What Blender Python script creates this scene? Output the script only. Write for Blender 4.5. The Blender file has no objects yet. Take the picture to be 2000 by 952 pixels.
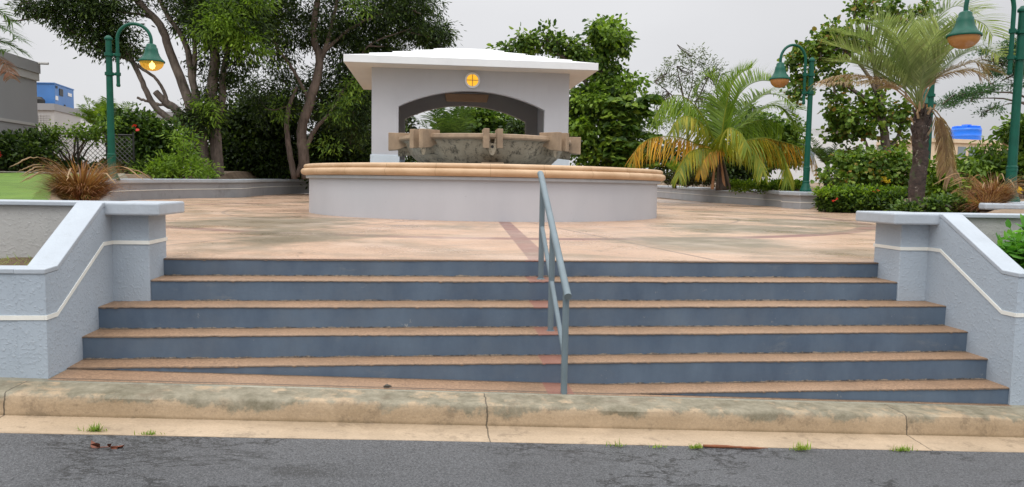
import bpy, math, random
import numpy as np
from mathutils import Vector, Matrix
random.seed(7); rng = np.random.default_rng(7)
S = bpy.context.scene
COL = S.collection
# ---------------------------------------------------------------- camera
F_PX, YAW, PITCH, ROLL, EYE = 1442.66, 0.11083, 0.079635, 0.017217, 0.633
def cam_basis():
    f = np.array([math.sin(YAW)*math.cos(PITCH), math.cos(YAW)*math.cos(PITCH), -math.sin(PITCH)])
    r = np.array([math.cos(YAW), -math.sin(YAW), 0.]); u = np.cross(r, f)
    return r*math.cos(ROLL)+u*math.sin(ROLL), -r*math.sin(ROLL)+u*math.cos(ROLL), f
CR, CU, CF = cam_basis()
cd = bpy.data.cameras.new('camera'); cam = bpy.data.objects.new('camera', cd); COL.objects.link(cam)
cd.sensor_width = 36; cd.lens = F_PX/2000*36; cd.clip_start = .05; cd.clip_end = 2000
M = Matrix(((CR[0], CU[0], -CF[0], 0), (CR[1], CU[1], -CF[1], 0), (CR[2], CU[2], -CF[2], EYE), (0, 0, 0, 1)))
cam.matrix_world = M; S.camera = cam
def at(x, y, Y):                      # point seen at photo pixel (x, y) at depth Y (metres into the place)
    d = CF*F_PX + CR*(x-1000) + CU*(476-y)
    return np.array([0, 0, EYE]) + d*Y/d[1]
# ---------------------------------------------------------------- light: overcast sky + broad soft sun
SUN_EL, SUN_ROT = math.radians(58), math.radians(205)
w = bpy.data.worlds.new('World'); S.world = w; w.use_nodes = True
nt = w.node_tree; nt.nodes.clear(); N = nt.nodes.new; Lk = nt.links.new
out = N('ShaderNodeOutputWorld'); bg = N('ShaderNodeBackground'); bg.inputs['Strength'].default_value = .1
sky = N('ShaderNodeTexSky'); sky.sky_type = 'NISHITA'; sky.sun_disc = False; sky.sun_elevation = SUN_EL; sky.sun_rotation = SUN_ROT
tc = N('ShaderNodeTexCoord'); sep = N('ShaderNodeSeparateXYZ'); Lk(tc.outputs['Generated'], sep.inputs[0])
ramp = N('ShaderNodeValToRGB'); Lk(sep.outputs['Z'], ramp.inputs[0])
el = ramp.color_ramp.elements
el[0].position = 0; el[0].color = (.62, .62, .637, 1); el[1].position = 1; el[1].color = (1, 1, 1, 1)
e = el.new(.10); e.color = (.68, .68, .697, 1)
e = el.new(.26); e.color = (.75, .75, .765, 1)
e = el.new(.45); e.color = (.86, .86, .88, 1)
gain = N('ShaderNodeMapRange'); gain.inputs['From Min'].default_value = .27; gain.inputs['From Max'].default_value = .9
gain.inputs['To Min'].default_value = 11.2; gain.inputs['To Max'].default_value = 25.; Lk(sep.outputs['Z'], gain.inputs['Value'])
nz = N('ShaderNodeTexNoise'); nz.inputs['Scale'].default_value = 2.2; nz.inputs['Detail'].default_value = 4; nz.inputs['Roughness'].default_value = .45
mp = N('ShaderNodeMapping'); mp.inputs['Scale'].default_value = (1, 1, 2.5); Lk(tc.outputs['Generated'], mp.inputs[0]); Lk(mp.outputs[0], nz.inputs['Vector'])
nr = N('ShaderNodeMapRange'); nr.inputs['From Min'].default_value = .3; nr.inputs['From Max'].default_value = .7
nr.inputs['To Min'].default_value = .93; nr.inputs['To Max'].default_value = 1.05; Lk(nz.outputs['Fac'], nr.inputs['Value'])
# a rain cloud hangs to the right (towards +X), darker low down
dk = N('ShaderNodeMapRange'); dk.inputs['From Min'].default_value = .25; dk.inputs['From Max'].default_value = .75
dk.inputs['To Min'].default_value = 1.; dk.inputs['To Max'].default_value = .62; Lk(sep.outputs['X'], dk.inputs['Value'])
dz = N('ShaderNodeMapRange'); dz.inputs['From Min'].default_value = .0; dz.inputs['From Max'].default_value = .30
dz.inputs['To Min'].default_value = 0.; dz.inputs['To Max'].default_value = 1.; Lk(sep.outputs['Z'], dz.inputs['Value'])
dm = N('ShaderNodeMix'); dm.data_type = 'FLOAT'; Lk(dz.outputs[0], dm.inputs[0]); Lk(dk.outputs[0], dm.inputs[2]); dm.inputs[3].default_value = 1.
m1 = N('ShaderNodeMath'); m1.operation = 'MULTIPLY'; Lk(gain.outputs[0], m1.inputs[0]); Lk(nr.outputs[0], m1.inputs[1])
m2 = N('ShaderNodeMath'); m2.operation = 'MULTIPLY'; Lk(m1.outputs[0], m2.inputs[0]); Lk(dm.outputs[0], m2.inputs[1])
vm = N('ShaderNodeVectorMath'); vm.operation = 'SCALE'; Lk(ramp.outputs[0], vm.inputs[0]); Lk(m2.outputs[0], vm.inputs['Scale'])
mx = N('ShaderNodeMixRGB'); mx.inputs[0].default_value = .95; Lk(sky.outputs[0], mx.inputs[1]); Lk(vm.outputs[0], mx.inputs[2])
Lk(mx.outputs[0], bg.inputs['Color']); Lk(bg.outputs[0], out.inputs['Surface'])
sl = bpy.data.lights.new('sun', 'SUN'); sl.energy = 1.0; sl.angle = math.radians(28); sl.color = (1, .97, .92)
so = bpy.data.objects.new('sun', sl); COL.objects.link(so)
sd = Vector((math.sin(SUN_ROT)*math.cos(SUN_EL), math.cos(SUN_ROT)*math.cos(SUN_EL), math.sin(SUN_EL)))
so.rotation_euler = sd.to_track_quat('Z', 'Y').to_euler()
vs = S.view_settings; vs.view_transform = 'Standard'; vs.look = 'None'; vs.exposure = 0.0; vs.gamma = 1
S.cycles.max_bounces = 6; S.cycles.transparent_max_bounces = 8

# ---------------------------------------------------------------- materials
def nodes(name):
    m = bpy.data.materials.new(name); m.use_nodes = True; t = m.node_tree
    b = t.nodes['Principled BSDF']; return m, t, b
def noise(t, scale, detail=5, rough=.6, co=None, dist=0):
    n = t.nodes.new('ShaderNodeTexNoise'); n.inputs['Scale'].default_value = scale; n.inputs['Detail'].default_value = detail
    n.inputs['Roughness'].default_value = rough; n.inputs['Distortion'].default_value = dist
    t.links.new(co if co else wco(t), n.inputs['Vector']); return n.outputs['Fac']
def wco(t):                            # world position: keeps copies of a thing from looking identical
    g = t.nodes.get('GEO') or t.nodes.new('ShaderNodeNewGeometry'); g.name = 'GEO'; return g.outputs['Position']
def scaled(t, s, co=None):
    m = t.nodes.new('ShaderNodeMapping'); m.inputs['Scale'].default_value = s; t.links.new(co if co else wco(t), m.inputs[0]); return m.outputs[0]
def rmp(t, fac, a, b, ca=(0, 0, 0), cb=(1, 1, 1)):
    r = t.nodes.new('ShaderNodeValToRGB'); r.color_ramp.elements[0].position = a; r.color_ramp.elements[1].position = b
    r.color_ramp.elements[0].color = (*ca, 1); r.color_ramp.elements[1].color = (*cb, 1); t.links.new(fac, r.inputs[0]); return r.outputs[0]
def mr(t, v, a, b, ta=0., tb=1.):
    n = t.nodes.new('ShaderNodeMapRange'); n.inputs[1].default_value = a; n.inputs[2].default_value = b; n.inputs[3].default_value = ta; n.inputs[4].default_value = tb
    t.links.new(v, n.inputs[0]); return n.outputs[0]
def mixc(t, fac, c1, c2, mode='MIX'):
    n = t.nodes.new('ShaderNodeMixRGB'); n.blend_type = mode
    for i, v in ((0, fac), (1, c1), (2, c2)):
        if isinstance(v, (int, float)): n.inputs[i].default_value = v
        elif isinstance(v, tuple): n.inputs[i].default_value = (*v, 1)
        else: t.links.new(v, n.inputs[i])
    return n.outputs[0]
def mth(t, op, *a):
    n = t.nodes.new('ShaderNodeMath'); n.operation = op
    for i, v in enumerate(a):
        if isinstance(v, (int, float)): n.inputs[i].default_value = v
        else: t.links.new(v, n.inputs[i])
    return n.outputs[0]
def bump(t, b, h, strength, dist):
    n = t.nodes.new('ShaderNodeBump'); n.inputs['Strength'].default_value = strength; n.inputs['Distance'].default_value = dist
    t.links.new(h, n.inputs['Height']); t.links.new(n.outputs[0], b.inputs['Normal'])
def setc(t, b, c): t.links.new(c, b.inputs['Base Color'])
def plain(name, c, rough=.6, var=.12, scale=3, bs=0, bsc=60, bd=.003, metal=0, spec=.5, dirt=None, dirtcol=(.1, .09, .06)):
    m, t, b = nodes(name); n = noise(t, scale)
    lo = tuple(v*(1-var) for v in c); hi = tuple(min(1, v*(1+var)) for v in c)
    col = rmp(t, n, .3, .7, lo, hi)
    if dirt:
        d = rmp(t, noise(t, dirt[0], 8, .7), dirt[1], dirt[2]); col = mixc(t, mth(t, 'MULTIPLY', d, dirt[3]), col, dirtcol)
    setc(t, b, col); b.inputs['Roughness'].default_value = rough; b.inputs['Metallic'].default_value = metal
    b.inputs['Specular IOR Level'].default_value = spec
    if bs: bump(t, b, noise(t, bsc, 4, .6), bs, bd)
    return m
def leafmat(name, cols, trans=.35, rough=.5):
    m, t, b = nodes(name); g = t.nodes.new('ShaderNodeNewGeometry')
    r = t.nodes.new('ShaderNodeValToRGB'); el = r.color_ramp.elements
    el[0].position = 0; el[0].color = (*cols[0], 1); el[1].position = 1; el[1].color = (*cols[-1], 1)
    for i, c in enumerate(cols[1:-1]): e = el.new((i+1)/(len(cols)-1)); e.color = (*c, 1)
    t.links.new(g.outputs['Random Per Island'], r.inputs[0])
    big = rmp(t, noise(t, .9, 3), .35, .65, (.7, .75, .7), (1.25, 1.2, 1.1))
    c = mixc(t, 1., r.outputs[0], big, 'MULTIPLY'); setc(t, b, c); b.inputs['Roughness'].default_value = rough
    b.inputs['Specular IOR Level'].default_value = .35
    tr = t.nodes.new('ShaderNodeBsdfTranslucent'); t.links.new(mixc(t, 1., c, (1.3, 1.4, .7), 'MULTIPLY'), tr.inputs[0])
    mx = t.nodes.new('ShaderNodeMixShader'); mx.inputs[0].default_value = trans
    t.links.new(b.outputs[0], mx.inputs[1]); t.links.new(tr.outputs[0], mx.inputs[2])
    t.links.new(mx.outputs[0], t.nodes['Material Output'].inputs[0]); return m

def stucco(name, c, bs=.9, stains=.25):
    m, t, b = nodes(name)
    col = rmp(t, noise(t, 1.6, 6, .65), .3, .7, tuple(v*.92 for v in c), tuple(v*1.05 for v in c))
    st = rmp(t, noise(t, 1, 7, .7, scaled(t, (5, 5, .9))), .52, .8)
    col = mixc(t, mth(t, 'MULTIPLY', st, stains), col, tuple(v*.72 for v in c))
    sp = rmp(t, noise(t, 44, 4, .6), .60, .70); col = mixc(t, mth(t, 'MULTIPLY', sp, .25), col, (.55, .58, .6))
    setc(t, b, col); b.inputs['Roughness'].default_value = .75; b.inputs['Specular IOR Level'].default_value = .3
    h = mth(t, 'ADD', rmp(t, noise(t, 44, 4, .6), .5, .68), mth(t, 'MULTIPLY', noise(t, 130, 3), .35))
    bump(t, b, h, bs, .004); return m
MT = {}
MT['stucco'] = stucco('blue_grey_stucco', (.385, .445, .51), .6)
MT['stucco_in'] = stucco('pale_planter_stucco', (.43, .43, .42), .6, .4)
MT['coping'] = plain('white_blue_coping_paint', (.395, .44, .49), .5, .08, 4, .45, 40, .005, dirt=(9, .56, .75, .3), dirtcol=(.25, .27, .27))
MT['farwall_right'] = plain('pale_grey_planter_paint', (.36, .38, .41), .6, .1, 1.2, .2, 60, .003, dirt=(2, .55, .7, .4), dirtcol=(.16, .16, .15))
MT['farwall'] = plain('grey_planter_paint', (.27, .28, .30), .6, .1, 1.2, .2, 60, .003, dirt=(2, .55, .7, .4), dirtcol=(.1, .1, .09))
MT['stripe'] = plain('cream_stripe_paint', (.78, .78, .73), .5, .05, 8, .3, 60, .003, dirt=(12, .6, .72, .4), dirtcol=(.4, .38, .3))
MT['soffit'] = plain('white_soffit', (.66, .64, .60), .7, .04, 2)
MT['roof'] = plain('white_roof_paint', (.86, .87, .88), .45, .03, 2)
MT['fascia'] = plain('white_fascia', (.72, .74, .76), .5, .05, 1.5, dirt=(6, .62, .8, .25), dirtcol=(.3, .3, .27))
def pavwall():
    m, t, b = nodes('lilac_grey_wall_paint')
    c = rmp(t, noise(t, .7, 5, .6), .3, .7, (.44, .45, .485), (.50, .51, .545))
    st = rmp(t, noise(t, 1, 6, .7, scaled(t, (7, 7, .5))), .5, .85); c = mixc(t, mth(t, 'MULTIPLY', st, .15), c, (.30, .29, .29))
    setc(t, b, c); b.inputs['Roughness'].default_value = .65; bump(t, b, noise(t, 50, 3), .25, .004); return m
MT['pav'] = pavwall()
MT['pav_in'] = plain('brown_grey_shade_tint', (.33, .30, .28), .7, .08, 1)  # low light under the roof is put into this darker brown-grey colour
MT['plinth'] = plain('light_blue_plinth', (.50, .58, .65), .6, .05, 2, dirt=(5, .55, .75, .3), dirtcol=(.3, .33, .33))
def fwall():
    m, t, b = nodes('fountain_wall_paint')
    c = rmp(t, noise(t, 1, 5, .6, scaled(t, (1.3, 1.3, .5))), .3, .7, (.43, .44, .475), (.475, .485, .52))
    ch = rmp(t, noise(t, 9, 8, .75, scaled(t, (1.6, 1.6, 1))), .685, .70)
    c = mixc(t, ch, c, (.12, .12, .11)); setc(t, b, c); b.inputs['Roughness'].default_value = .6
    bump(t, b, noise(t, 40, 3), .2, .004); return m
MT['fwall'] = fwall()
def riser():
    m, t, b = nodes('slate_blue_step_paint')
    n = noise(t, 1, 7, .65, scaled(t, (3.1, 3, 1.4)))
    c = rmp(t, n, .3, .72, (.062, .096, .148), (.110, .158, .218))
    c = mixc(t, mth(t, 'MULTIPLY', rmp(t, noise(t, 2.2, 6, .7), .45, .75), .45), c, (.13, .155, .18))
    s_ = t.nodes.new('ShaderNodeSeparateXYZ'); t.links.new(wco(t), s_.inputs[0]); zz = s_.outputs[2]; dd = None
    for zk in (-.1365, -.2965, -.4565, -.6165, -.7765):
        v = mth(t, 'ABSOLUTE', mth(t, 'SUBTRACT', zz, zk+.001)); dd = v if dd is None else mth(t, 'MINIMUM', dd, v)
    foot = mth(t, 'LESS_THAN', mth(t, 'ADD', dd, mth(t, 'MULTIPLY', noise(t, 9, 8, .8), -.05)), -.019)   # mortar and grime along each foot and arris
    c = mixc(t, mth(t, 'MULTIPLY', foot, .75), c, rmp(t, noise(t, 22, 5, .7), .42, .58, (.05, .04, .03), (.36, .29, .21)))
    sc_ = rmp(t, noise(t, 1, 8, .75, scaled(t, (2.2, 2, 5))), .60, .68); c = mixc(t, mth(t, 'MULTIPLY', sc_, .3), c, (.20, .22, .23))
    chip = rmp(t, noise(t, 10, 9, .8), .655, .665); c = mixc(t, mth(t, 'MULTIPLY', chip, .8), c, (.38, .38, .36))
    setc(t, b, c); b.inputs['Roughness'].default_value = .42; bump(t, b, noise(t, 30, 4), .25, .004); return m
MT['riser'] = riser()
def agg(name, wet):                     # exposed aggregate, salmon
    m, t, b = nodes(name); P = wco(t)
    sp = noise(t, 62, 4, .8); fine = noise(t, 200, 2, .6)
    base = rmp(t, noise(t, .55, 6, .6), .3, .7, (.44, .285, .195), (.56, .39, .285))
    c = mixc(t, .55, base, rmp(t, sp, .36, .64, (.22, .17, .12), (1.62, 1.6, 1.5)), 'MULTIPLY')
    if wet:
        s = t.nodes.new('ShaderNodeSeparateXYZ'); t.links.new(P, s.inputs[0]); x, y = s.outputs[0], s.outputs[1]
        dx = mth(t, 'SUBTRACT', x, 1.18); dy = mth(t, 'SUBTRACT', y, 16.2)
        r = mth(t, 'SQRT', mth(t, 'ADD', mth(t, 'MULTIPLY', dx, dx), mth(t, 'MULTIPLY', dy, dy)))
        wob = mth(t, 'MULTIPLY', mth(t, 'SUBTRACT', noise(t, 1.5, 4), .5), .05)
        r = mth(t, 'ADD', r, wob)
        band = mth(t, 'LESS_THAN', mth(t, 'ABSOLUTE', mth(t, 'SUBTRACT', r, 7.62)), .15)
        e1 = mth(t, 'LESS_THAN', mth(t, 'ABSOLUTE', mth(t, 'SUBTRACT', r, 7.45)), .022)
        thin = mth(t, 'LESS_THAN', mth(t, 'ABSOLUTE', mth(t, 'SUBTRACT', r, 5.35)), .035)
        # radial strips: red one to the stairs, thin joints every 30 degrees
        xs = mth(t, 'ADD', mth(t, 'MULTIPLY', mth(t, 'SUBTRACT', y, 6.5), .05), .95)
        red = mth(t, 'LESS_THAN', mth(t, 'ABSOLUTE', mth(t, 'SUBTRACT', x, xs)), .10)
        red = mth(t, 'MULTIPLY', red, mth(t, 'LESS_THAN', y, 16))
        edge = mth(t, 'LESS_THAN', y, 6.19)
        a = mth(t, 'ARCTAN2', dy, dx); k = math.pi/6
        am = mth(t, 'ABSOLUTE', mth(t, 'SUBTRACT', mth(t, 'FRACT', mth(t, 'ADD', mth(t, 'DIVIDE', a, k), 20.25)), .5))
        jd = mth(t, 'MULTIPLY', mth(t, 'MULTIPLY', am, k), r); joint = mth(t, 'LESS_THAN', jd, .024)
        lines = mth(t, 'MAXIMUM', mth(t, 'MAXIMUM', joint, thin), e1)
        redm = mth(t, 'MAXIMUM', mth(t, 'MAXIMUM', red, band), mth(t, 'MULTIPLY', edge, .6))
        fade = rmp(t, noise(t, .5, 4), .38, .6, (.72, .72, .72), (1, 1, 1))
        c = mixc(t, mth(t, 'MULTIPLY', redm, fade), c, (.21, .095, .08))
        c = mixc(t, mth(t, 'MULTIPLY', lines, .75), c, (.17, .11, .085))
        # algae and damp stains, drawn out sideways
        st = rmp(t, noise(t, .42, 8, .66, dist=.6), .50, .62)
        c = mixc(t, mth(t, 'MULTIPLY', st, .72), c, (.18, .145, .09))
        st2 = rmp(t, noise(t, 1.1, 8, .7, scaled(t, (.8, 1.3, 1))), .50, .64)
        c = mixc(t, mth(t, 'MULTIPLY', st2, .5), c, (.26, .20, .145))
        for sx, sy, rx_, ry_ in ((-2.4, 11.6, 1.9, 2.6), (-1.5, 8.6, 1.1, 1.5), (4.9, 11.3, 2.0, 1.9), (3.2, 8.4, 1.5, 1.1), (7.2, 13.5, 1.6, 2.2)):
            ex = mth(t, 'DIVIDE', mth(t, 'SUBTRACT', x, sx), rx_); ey = mth(t, 'DIVIDE', mth(t, 'SUBTRACT', y, sy), ry_)
            q_ = mth(t, 'ADD', mth(t, 'MULTIPLY', ex, ex), mth(t, 'MULTIPLY', ey, ey))
            q_ = mth(t, 'ADD', q_, mth(t, 'MULTIPLY', noise(t, 1.3, 8, .7), 2.2)); c = mixc(t, mth(t, 'MULTIPLY', mr(t, q_, 1.35, 1.8, 1., 0.), .85), c, (.165, .135, .085))
        pale = rmp(t, noise(t, .9, 5, .6), .5, .65); c = mixc(t, mth(t, 'MULTIPLY', pale, .3), c, (.62, .50, .41))
        crk = t.nodes.new('ShaderNodeTexVoronoi'); crk.feature = 'DISTANCE_TO_EDGE'; crk.inputs['Scale'].default_value = .55
        wv = t.nodes.new('ShaderNodeVectorMath'); wv.operation = 'ADD'; t.links.new(P, wv.inputs[0])
        nn = t.nodes.new('ShaderNodeTexNoise'); nn.inputs['Scale'].default_value = 2.5; t.links.new(P, nn.inputs['Vector']); t.links.new(nn.outputs['Color'], wv.inputs[1])
        t.links.new(wv.outputs[0], crk.inputs['Vector'])
        ck = mth(t, 'MULTIPLY', mth(t, 'LESS_THAN', crk.outputs['Distance'], .006), rmp(t, noise(t, .6, 3), .5, .6))
        c = mixc(t, mth(t, 'MULTIPLY', ck, .55), c, (.12, .085, .06))
        rr = rmp(t, noise(t, .8, 6, .65), .35, .7, (.22, .22, .22), (.55, .55, .55)); t.links.new(rr, b.inputs['Roughness'])
    else:
        # walked-on treads: grime towards the back, a pale worn nosing
        st = rmp(t, noise(t, 2.4, 7, .7), .48, .68); c = mixc(t, 1., c, (.62, .585, .52), 'MULTIPLY'); c = mixc(t, mth(t, 'MULTIPLY', st, .6), c, (.17, .11, .065))
        st = rmp(t, noise(t, .8, 5, .6), .45, .65); c = mixc(t, mth(t, 'MULTIPLY', st, .5), c, (.27, .17, .10))
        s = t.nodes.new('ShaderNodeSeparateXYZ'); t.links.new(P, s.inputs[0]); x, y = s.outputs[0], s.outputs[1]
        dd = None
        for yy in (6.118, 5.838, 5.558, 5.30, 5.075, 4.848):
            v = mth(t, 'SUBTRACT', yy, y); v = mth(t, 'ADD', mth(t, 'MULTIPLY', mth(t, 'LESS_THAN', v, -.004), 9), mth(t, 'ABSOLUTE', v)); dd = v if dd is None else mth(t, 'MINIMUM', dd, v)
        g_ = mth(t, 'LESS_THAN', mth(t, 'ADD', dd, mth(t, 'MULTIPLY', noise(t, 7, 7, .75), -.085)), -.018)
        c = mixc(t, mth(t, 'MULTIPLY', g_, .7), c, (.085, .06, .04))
        red = mth(t, 'LESS_THAN', mth(t, 'ABSOLUTE', mth(t, 'SUBTRACT', x, .885)), .09)
        c = mixc(t, mth(t, 'MULTIPLY', red, .75), c, (.24, .10, .075))
        b.inputs['Roughness'].default_value = .5
    setc(t, b, c); bump(t, b, mth(t, 'ADD', sp, mth(t, 'MULTIPLY', fine, .5)), .5, .005); return m
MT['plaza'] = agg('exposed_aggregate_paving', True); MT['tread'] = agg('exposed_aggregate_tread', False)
def concrete(name, c1, c2, mossy, joints=True, rough=.6):
    m, t, b = nodes(name); P = wco(t)
    s = t.nodes.new('ShaderNodeSeparateXYZ'); t.links.new(P, s.inputs[0]); x, z = s.outputs[0], s.outputs[2]
    c = rmp(t, noise(t, 1.4, 7, .65), .3, .7, c1, c2)
    c = mixc(t, .5, c, rmp(t, noise(t, 70, 4, .7), .3, .7, (.7, .7, .7), (1.2, 1.2, 1.2)), 'MULTIPLY')
    if mossy:
        # a tide-line: algae hanging from the top arris with a ragged edge, and a thin brown line along the foot
        h = mth(t, 'ADD', mth(t, 'ADD', z, mth(t, 'MULTIPLY', x, .0417)), .734)     # 0 at kerb top, -.13 at foot
        n = noise(t, 3.2, 7, .7); thr = mth(t, 'ADD', mth(t, 'MULTIPLY', n, -.40), .175)
        top = mr(t, mth(t, 'SUBTRACT', h, thr), -.022, .012)
        c = mixc(t, mth(t, 'MULTIPLY', top, mossy), c, rmp(t, noise(t, 8, 8, .75), .35, .65, (.085, .082, .048), (.27, .25, .185)))
        ft = mr(t, mth(t, 'ADD', h, mth(t, 'MULTIPLY', noise(t, 6, 5), .03)), -.118, -.095, 1., 0.)
        c = mixc(t, mth(t, 'MULTIPLY', ft, .65), c, (.12, .085, .035))
    else:
        st = rmp(t, noise(t, 1, 7, .7, scaled(t, (.8, 3, 1))), .5, .72); c = mixc(t, mth(t, 'MULTIPLY', st, .5), c, tuple(v*.5 for v in c1))
    bl_ = rmp(t, noise(t, 5, 9, .78), .54, .62); c = mixc(t, mth(t, 'MULTIPLY', bl_, .5), c, tuple(v*.42 for v in c1))
    lt_ = rmp(t, noise(t, 2.6, 8, .72, dist=.5), .55, .62); c = mixc(t, mth(t, 'MULTIPLY', lt_, .2), c, tuple(min(1, v*1.25) for v in c2))
    if joints:
        xx = mth(t, 'ADD', x, mth(t, 'MULTIPLY', noise(t, 12, 3), .03))
        j = mth(t, 'LESS_THAN', mth(t, 'ABSOLUTE', mth(t, 'SUBTRACT', mth(t, 'FRACT', mth(t, 'ADD', mth(t, 'DIVIDE', xx, 2.83), .367)), .5)), .0016)
        c = mixc(t, mth(t, 'MULTIPLY', j, .85), c, (.07, .055, .035))
    setc(t, b, c); b.inputs['Roughness'].default_value = rough
    bump(t, b, mth(t, 'ADD', noise(t, 60, 5), mth(t, 'MULTIPLY', noise(t, 7, 5), 1.2)), .5, .006); return m
MT['kerb'] = concrete('mossy_kerb_concrete', (.33, .24, .145), (.44, .33, .215), .85)
MT['gutter'] = concrete('tan_gutter_concrete', (.36, .27, .18), (.47, .36, .25), 0, rough=.5)
MT['walk'] = concrete('grey_green_concrete', (.17, .165, .125), (.30, .28, .215), 0, False)
def asphalt():
    m, t, b = nodes('worn_asphalt')
    c = rmp(t, noise(t, 80, 6, .9), .36, .64, (.014, .015, .017), (.175, .180, .19))
    c = mixc(t, 1., c, rmp(t, noise(t, .8, 6, .6), .3, .7, (.75, .75, .76), (1.2, 1.2, 1.2)), 'MULTIPLY')
    d = rmp(t, noise(t, 1.6, 8, .65, scaled(t, (.7, 2.2, 1)), .5), .58, .68); c = mixc(t, mth(t, 'MULTIPLY', d, .6), c, (.022, .022, .022))
    v = t.nodes.new('ShaderNodeTexVoronoi'); v.inputs['Scale'].default_value = 160; t.links.new(wco(t), v.inputs['Vector'])
    pale = mth(t, 'GREATER_THAN', mth(t, 'FRACT', mth(t, 'MULTIPLY', v.outputs['Color'], 7.)), .86)
    c = mixc(t, mth(t, 'MULTIPLY', pale, .3), c, (.26, .27, .28))
    cr = mth(t, 'ABSOLUTE', mth(t, 'SUBTRACT', noise(t, 1.7, 9, .68, scaled(t, (.8, 1.6, 1)), .3), .5))
    mk = rmp(t, noise(t, .9, 4, .5, scaled(t, (1, 1.6, 1))), .46, .52)
    ck = mth(t, 'MULTIPLY', mk, rmp(t, cr, .004, .018, (1, 1, 1), (0, 0, 0))); c = mixc(t, mth(t, 'MULTIPLY', ck, .85), c, (.012, .012, .012))
    setc(t, b, c); b.inputs['Roughness'].default_value = .55
    bump(t, b, mth(t, 'ADD', v.outputs['Distance'], noise(t, 90, 5, .8)), 1., .007); return m
MT['asphalt'] = asphalt()
def rimst():
    m, t, b = nodes('tan_cast_stone'); P = wco(t)
    s = t.nodes.new('ShaderNodeSeparateXYZ'); t.links.new(P, s.inputs[0])
    a = mth(t, 'ARCTAN2', mth(t, 'SUBTRACT', s.outputs[1], 16.2), mth(t, 'SUBTRACT', s.outputs[0], 1.18)); k = 2*math.pi/26
    am = mth(t, 'ABSOLUTE', mth(t, 'SUBTRACT', mth(t, 'FRACT', mth(t, 'ADD', mth(t, 'DIVIDE', a, k), 40.2)), .5)); j = mth(t, 'LESS_THAN', am, .006)
    c = rmp(t, noise(t, 2.2, 6, .65), .3, .7, (.46, .30, .17), (.61, .43, .275))
    c = mixc(t, mth(t, 'MULTIPLY', rmp(t, noise(t, 1, 7, .7, scaled(t, (1.2, 1.2, 9))), .55, .72), .5), c, (.30, .19, .10))
    c = mixc(t, mth(t, 'MULTIPLY', j, .6), c, (.28, .17, .09)); setc(t, b, c); b.inputs['Roughness'].default_value = .6
    bump(t, b, noise(t, 45, 5), .35, .005); return m
MT['rim'] = rimst()
def bowlst():
    m, t, b = nodes('weathered_bowl_stone')
    c = rmp(t, noise(t, 3, 7, .7), .3, .7, (.30, .24, .165), (.48, .40, .29))
    c = mixc(t, mth(t, 'MULTIPLY', rmp(t, noise(t, 9, 8, .75, scaled(t, (1, 1, .7)), .2), .50, .60), .85), c, (.06, .048, .03))
    c = mixc(t, mth(t, 'MULTIPLY', rmp(t, noise(t, 1.3, 5), .55, .7), .3), c, (.27, .28, .25))
    setc(t, b, c); b.inputs['Roughness'].default_value = .7; bump(t, b, noise(t, 30, 6, .7), .6, .01); return m
MT['bowl'] = bowlst()
MT['block'] = plain('tan_block_stone', (.32, .225, .145), .65, .3, 2.5, .4, 35, .005, dirt=(4, .52, .7, .55), dirtcol=(.17, .11, .065))
MT['green'] = plain('green_lamp_paint', (.003, .080, .052), .45, .15, 6, .1, 30, .002, spec=.3, dirt=(14, .62, .72, .3), dirtcol=(.03, .06, .05))
MT['rail'] = plain('grey_rail_paint', (.135, .18, .205), .42, .1, 8, .12, 60, .002, dirt=(25, .66, .71, .75), dirtcol=(.035, .045, .05))
MT['soil'] = plain('brown_soil', (.13, .085, .05), .9, .35, 5, .8, 25, .03)
MT['mulch'] = plain('dry_soil', (.23, .165, .11), .9, .25, 3, .6, 25, .03)
def lawn():
    m, t, b = nodes('lawn_ground')
    c = rmp(t, noise(t, 1.2, 6, .65), .3, .7, (.08, .165, .015), (.16, .27, .03))
    c = mixc(t, .6, c, rmp(t, noise(t, 60, 3), .3, .7, (.7, .7, .6), (1.25, 1.25, 1.2)), 'MULTIPLY')
    c = mixc(t, mth(t, 'MULTIPLY', rmp(t, noise(t, 2.5, 5), .62, .70), .5), c, (.10, .08, .03))
    setc(t, b, c); b.inputs['Roughness'].default_value = .8; bump(t, b, noise(t, 80, 4), .8, .03); return m
MT['lawn'] = lawn()
def bark(name, c1, c2, sc=(9, 9, 2)):
    m, t, b = nodes(name); n = noise(t, 1, 7, .7, scaled(t, sc), .3)
    c = rmp(t, n, .3, .7, c1, c2); c = mixc(t, mth(t, 'MULTIPLY', rmp(t, noise(t, 1.1, 5), .5, .65), .5), c, tuple(min(1, v*1.5) for v in c2))
    setc(t, b, c); b.inputs['Roughness'].default_value = .85; bump(t, b, n, .9, .03); return m
MT['bark'] = bark('grey_brown_bark', (.045, .033, .026), (.19, .15, .125))
MT['bark2'] = bark('pinkish_bark', (.06, .043, .034), (.20, .148, .122))
MT['twig'] = plain('dark_twig', (.09, .07, .055), .85, .3)
MT['palmbark'] = bark('dark_palm_trunk', (.018, .014, .012), (.075, .058, .048), (14, 14, 9))
def ringbark():
    m, t, b = nodes('mottled_palm_trunk'); n = noise(t, 1, 6, .7, scaled(t, (8, 8, 14)), .3)
    c = rmp(t, n, .3, .7, (.014, .010, .009), (.085, .058, .048)); c = mixc(t, rmp(t, noise(t, 6, 6, .7), .59, .63), c, (.27, .24, .21))
    c = mixc(t, mth(t, 'MULTIPLY', rmp(t, noise(t, 5, 5, .6), .6, .66), .6), c, (.05, .075, .025))
    setc(t, b, c); b.inputs['Roughness'].default_value = .85; bump(t, b, n, 1, .02); return m
MT['ringbark'] = ringbark()
MT['leaf_dark'] = leafmat('dark_tree_leaves', [(.012, .025, .008), (.024, .048, .011), (.045, .082, .015), (.10, .155, .025)], .25)
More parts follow.
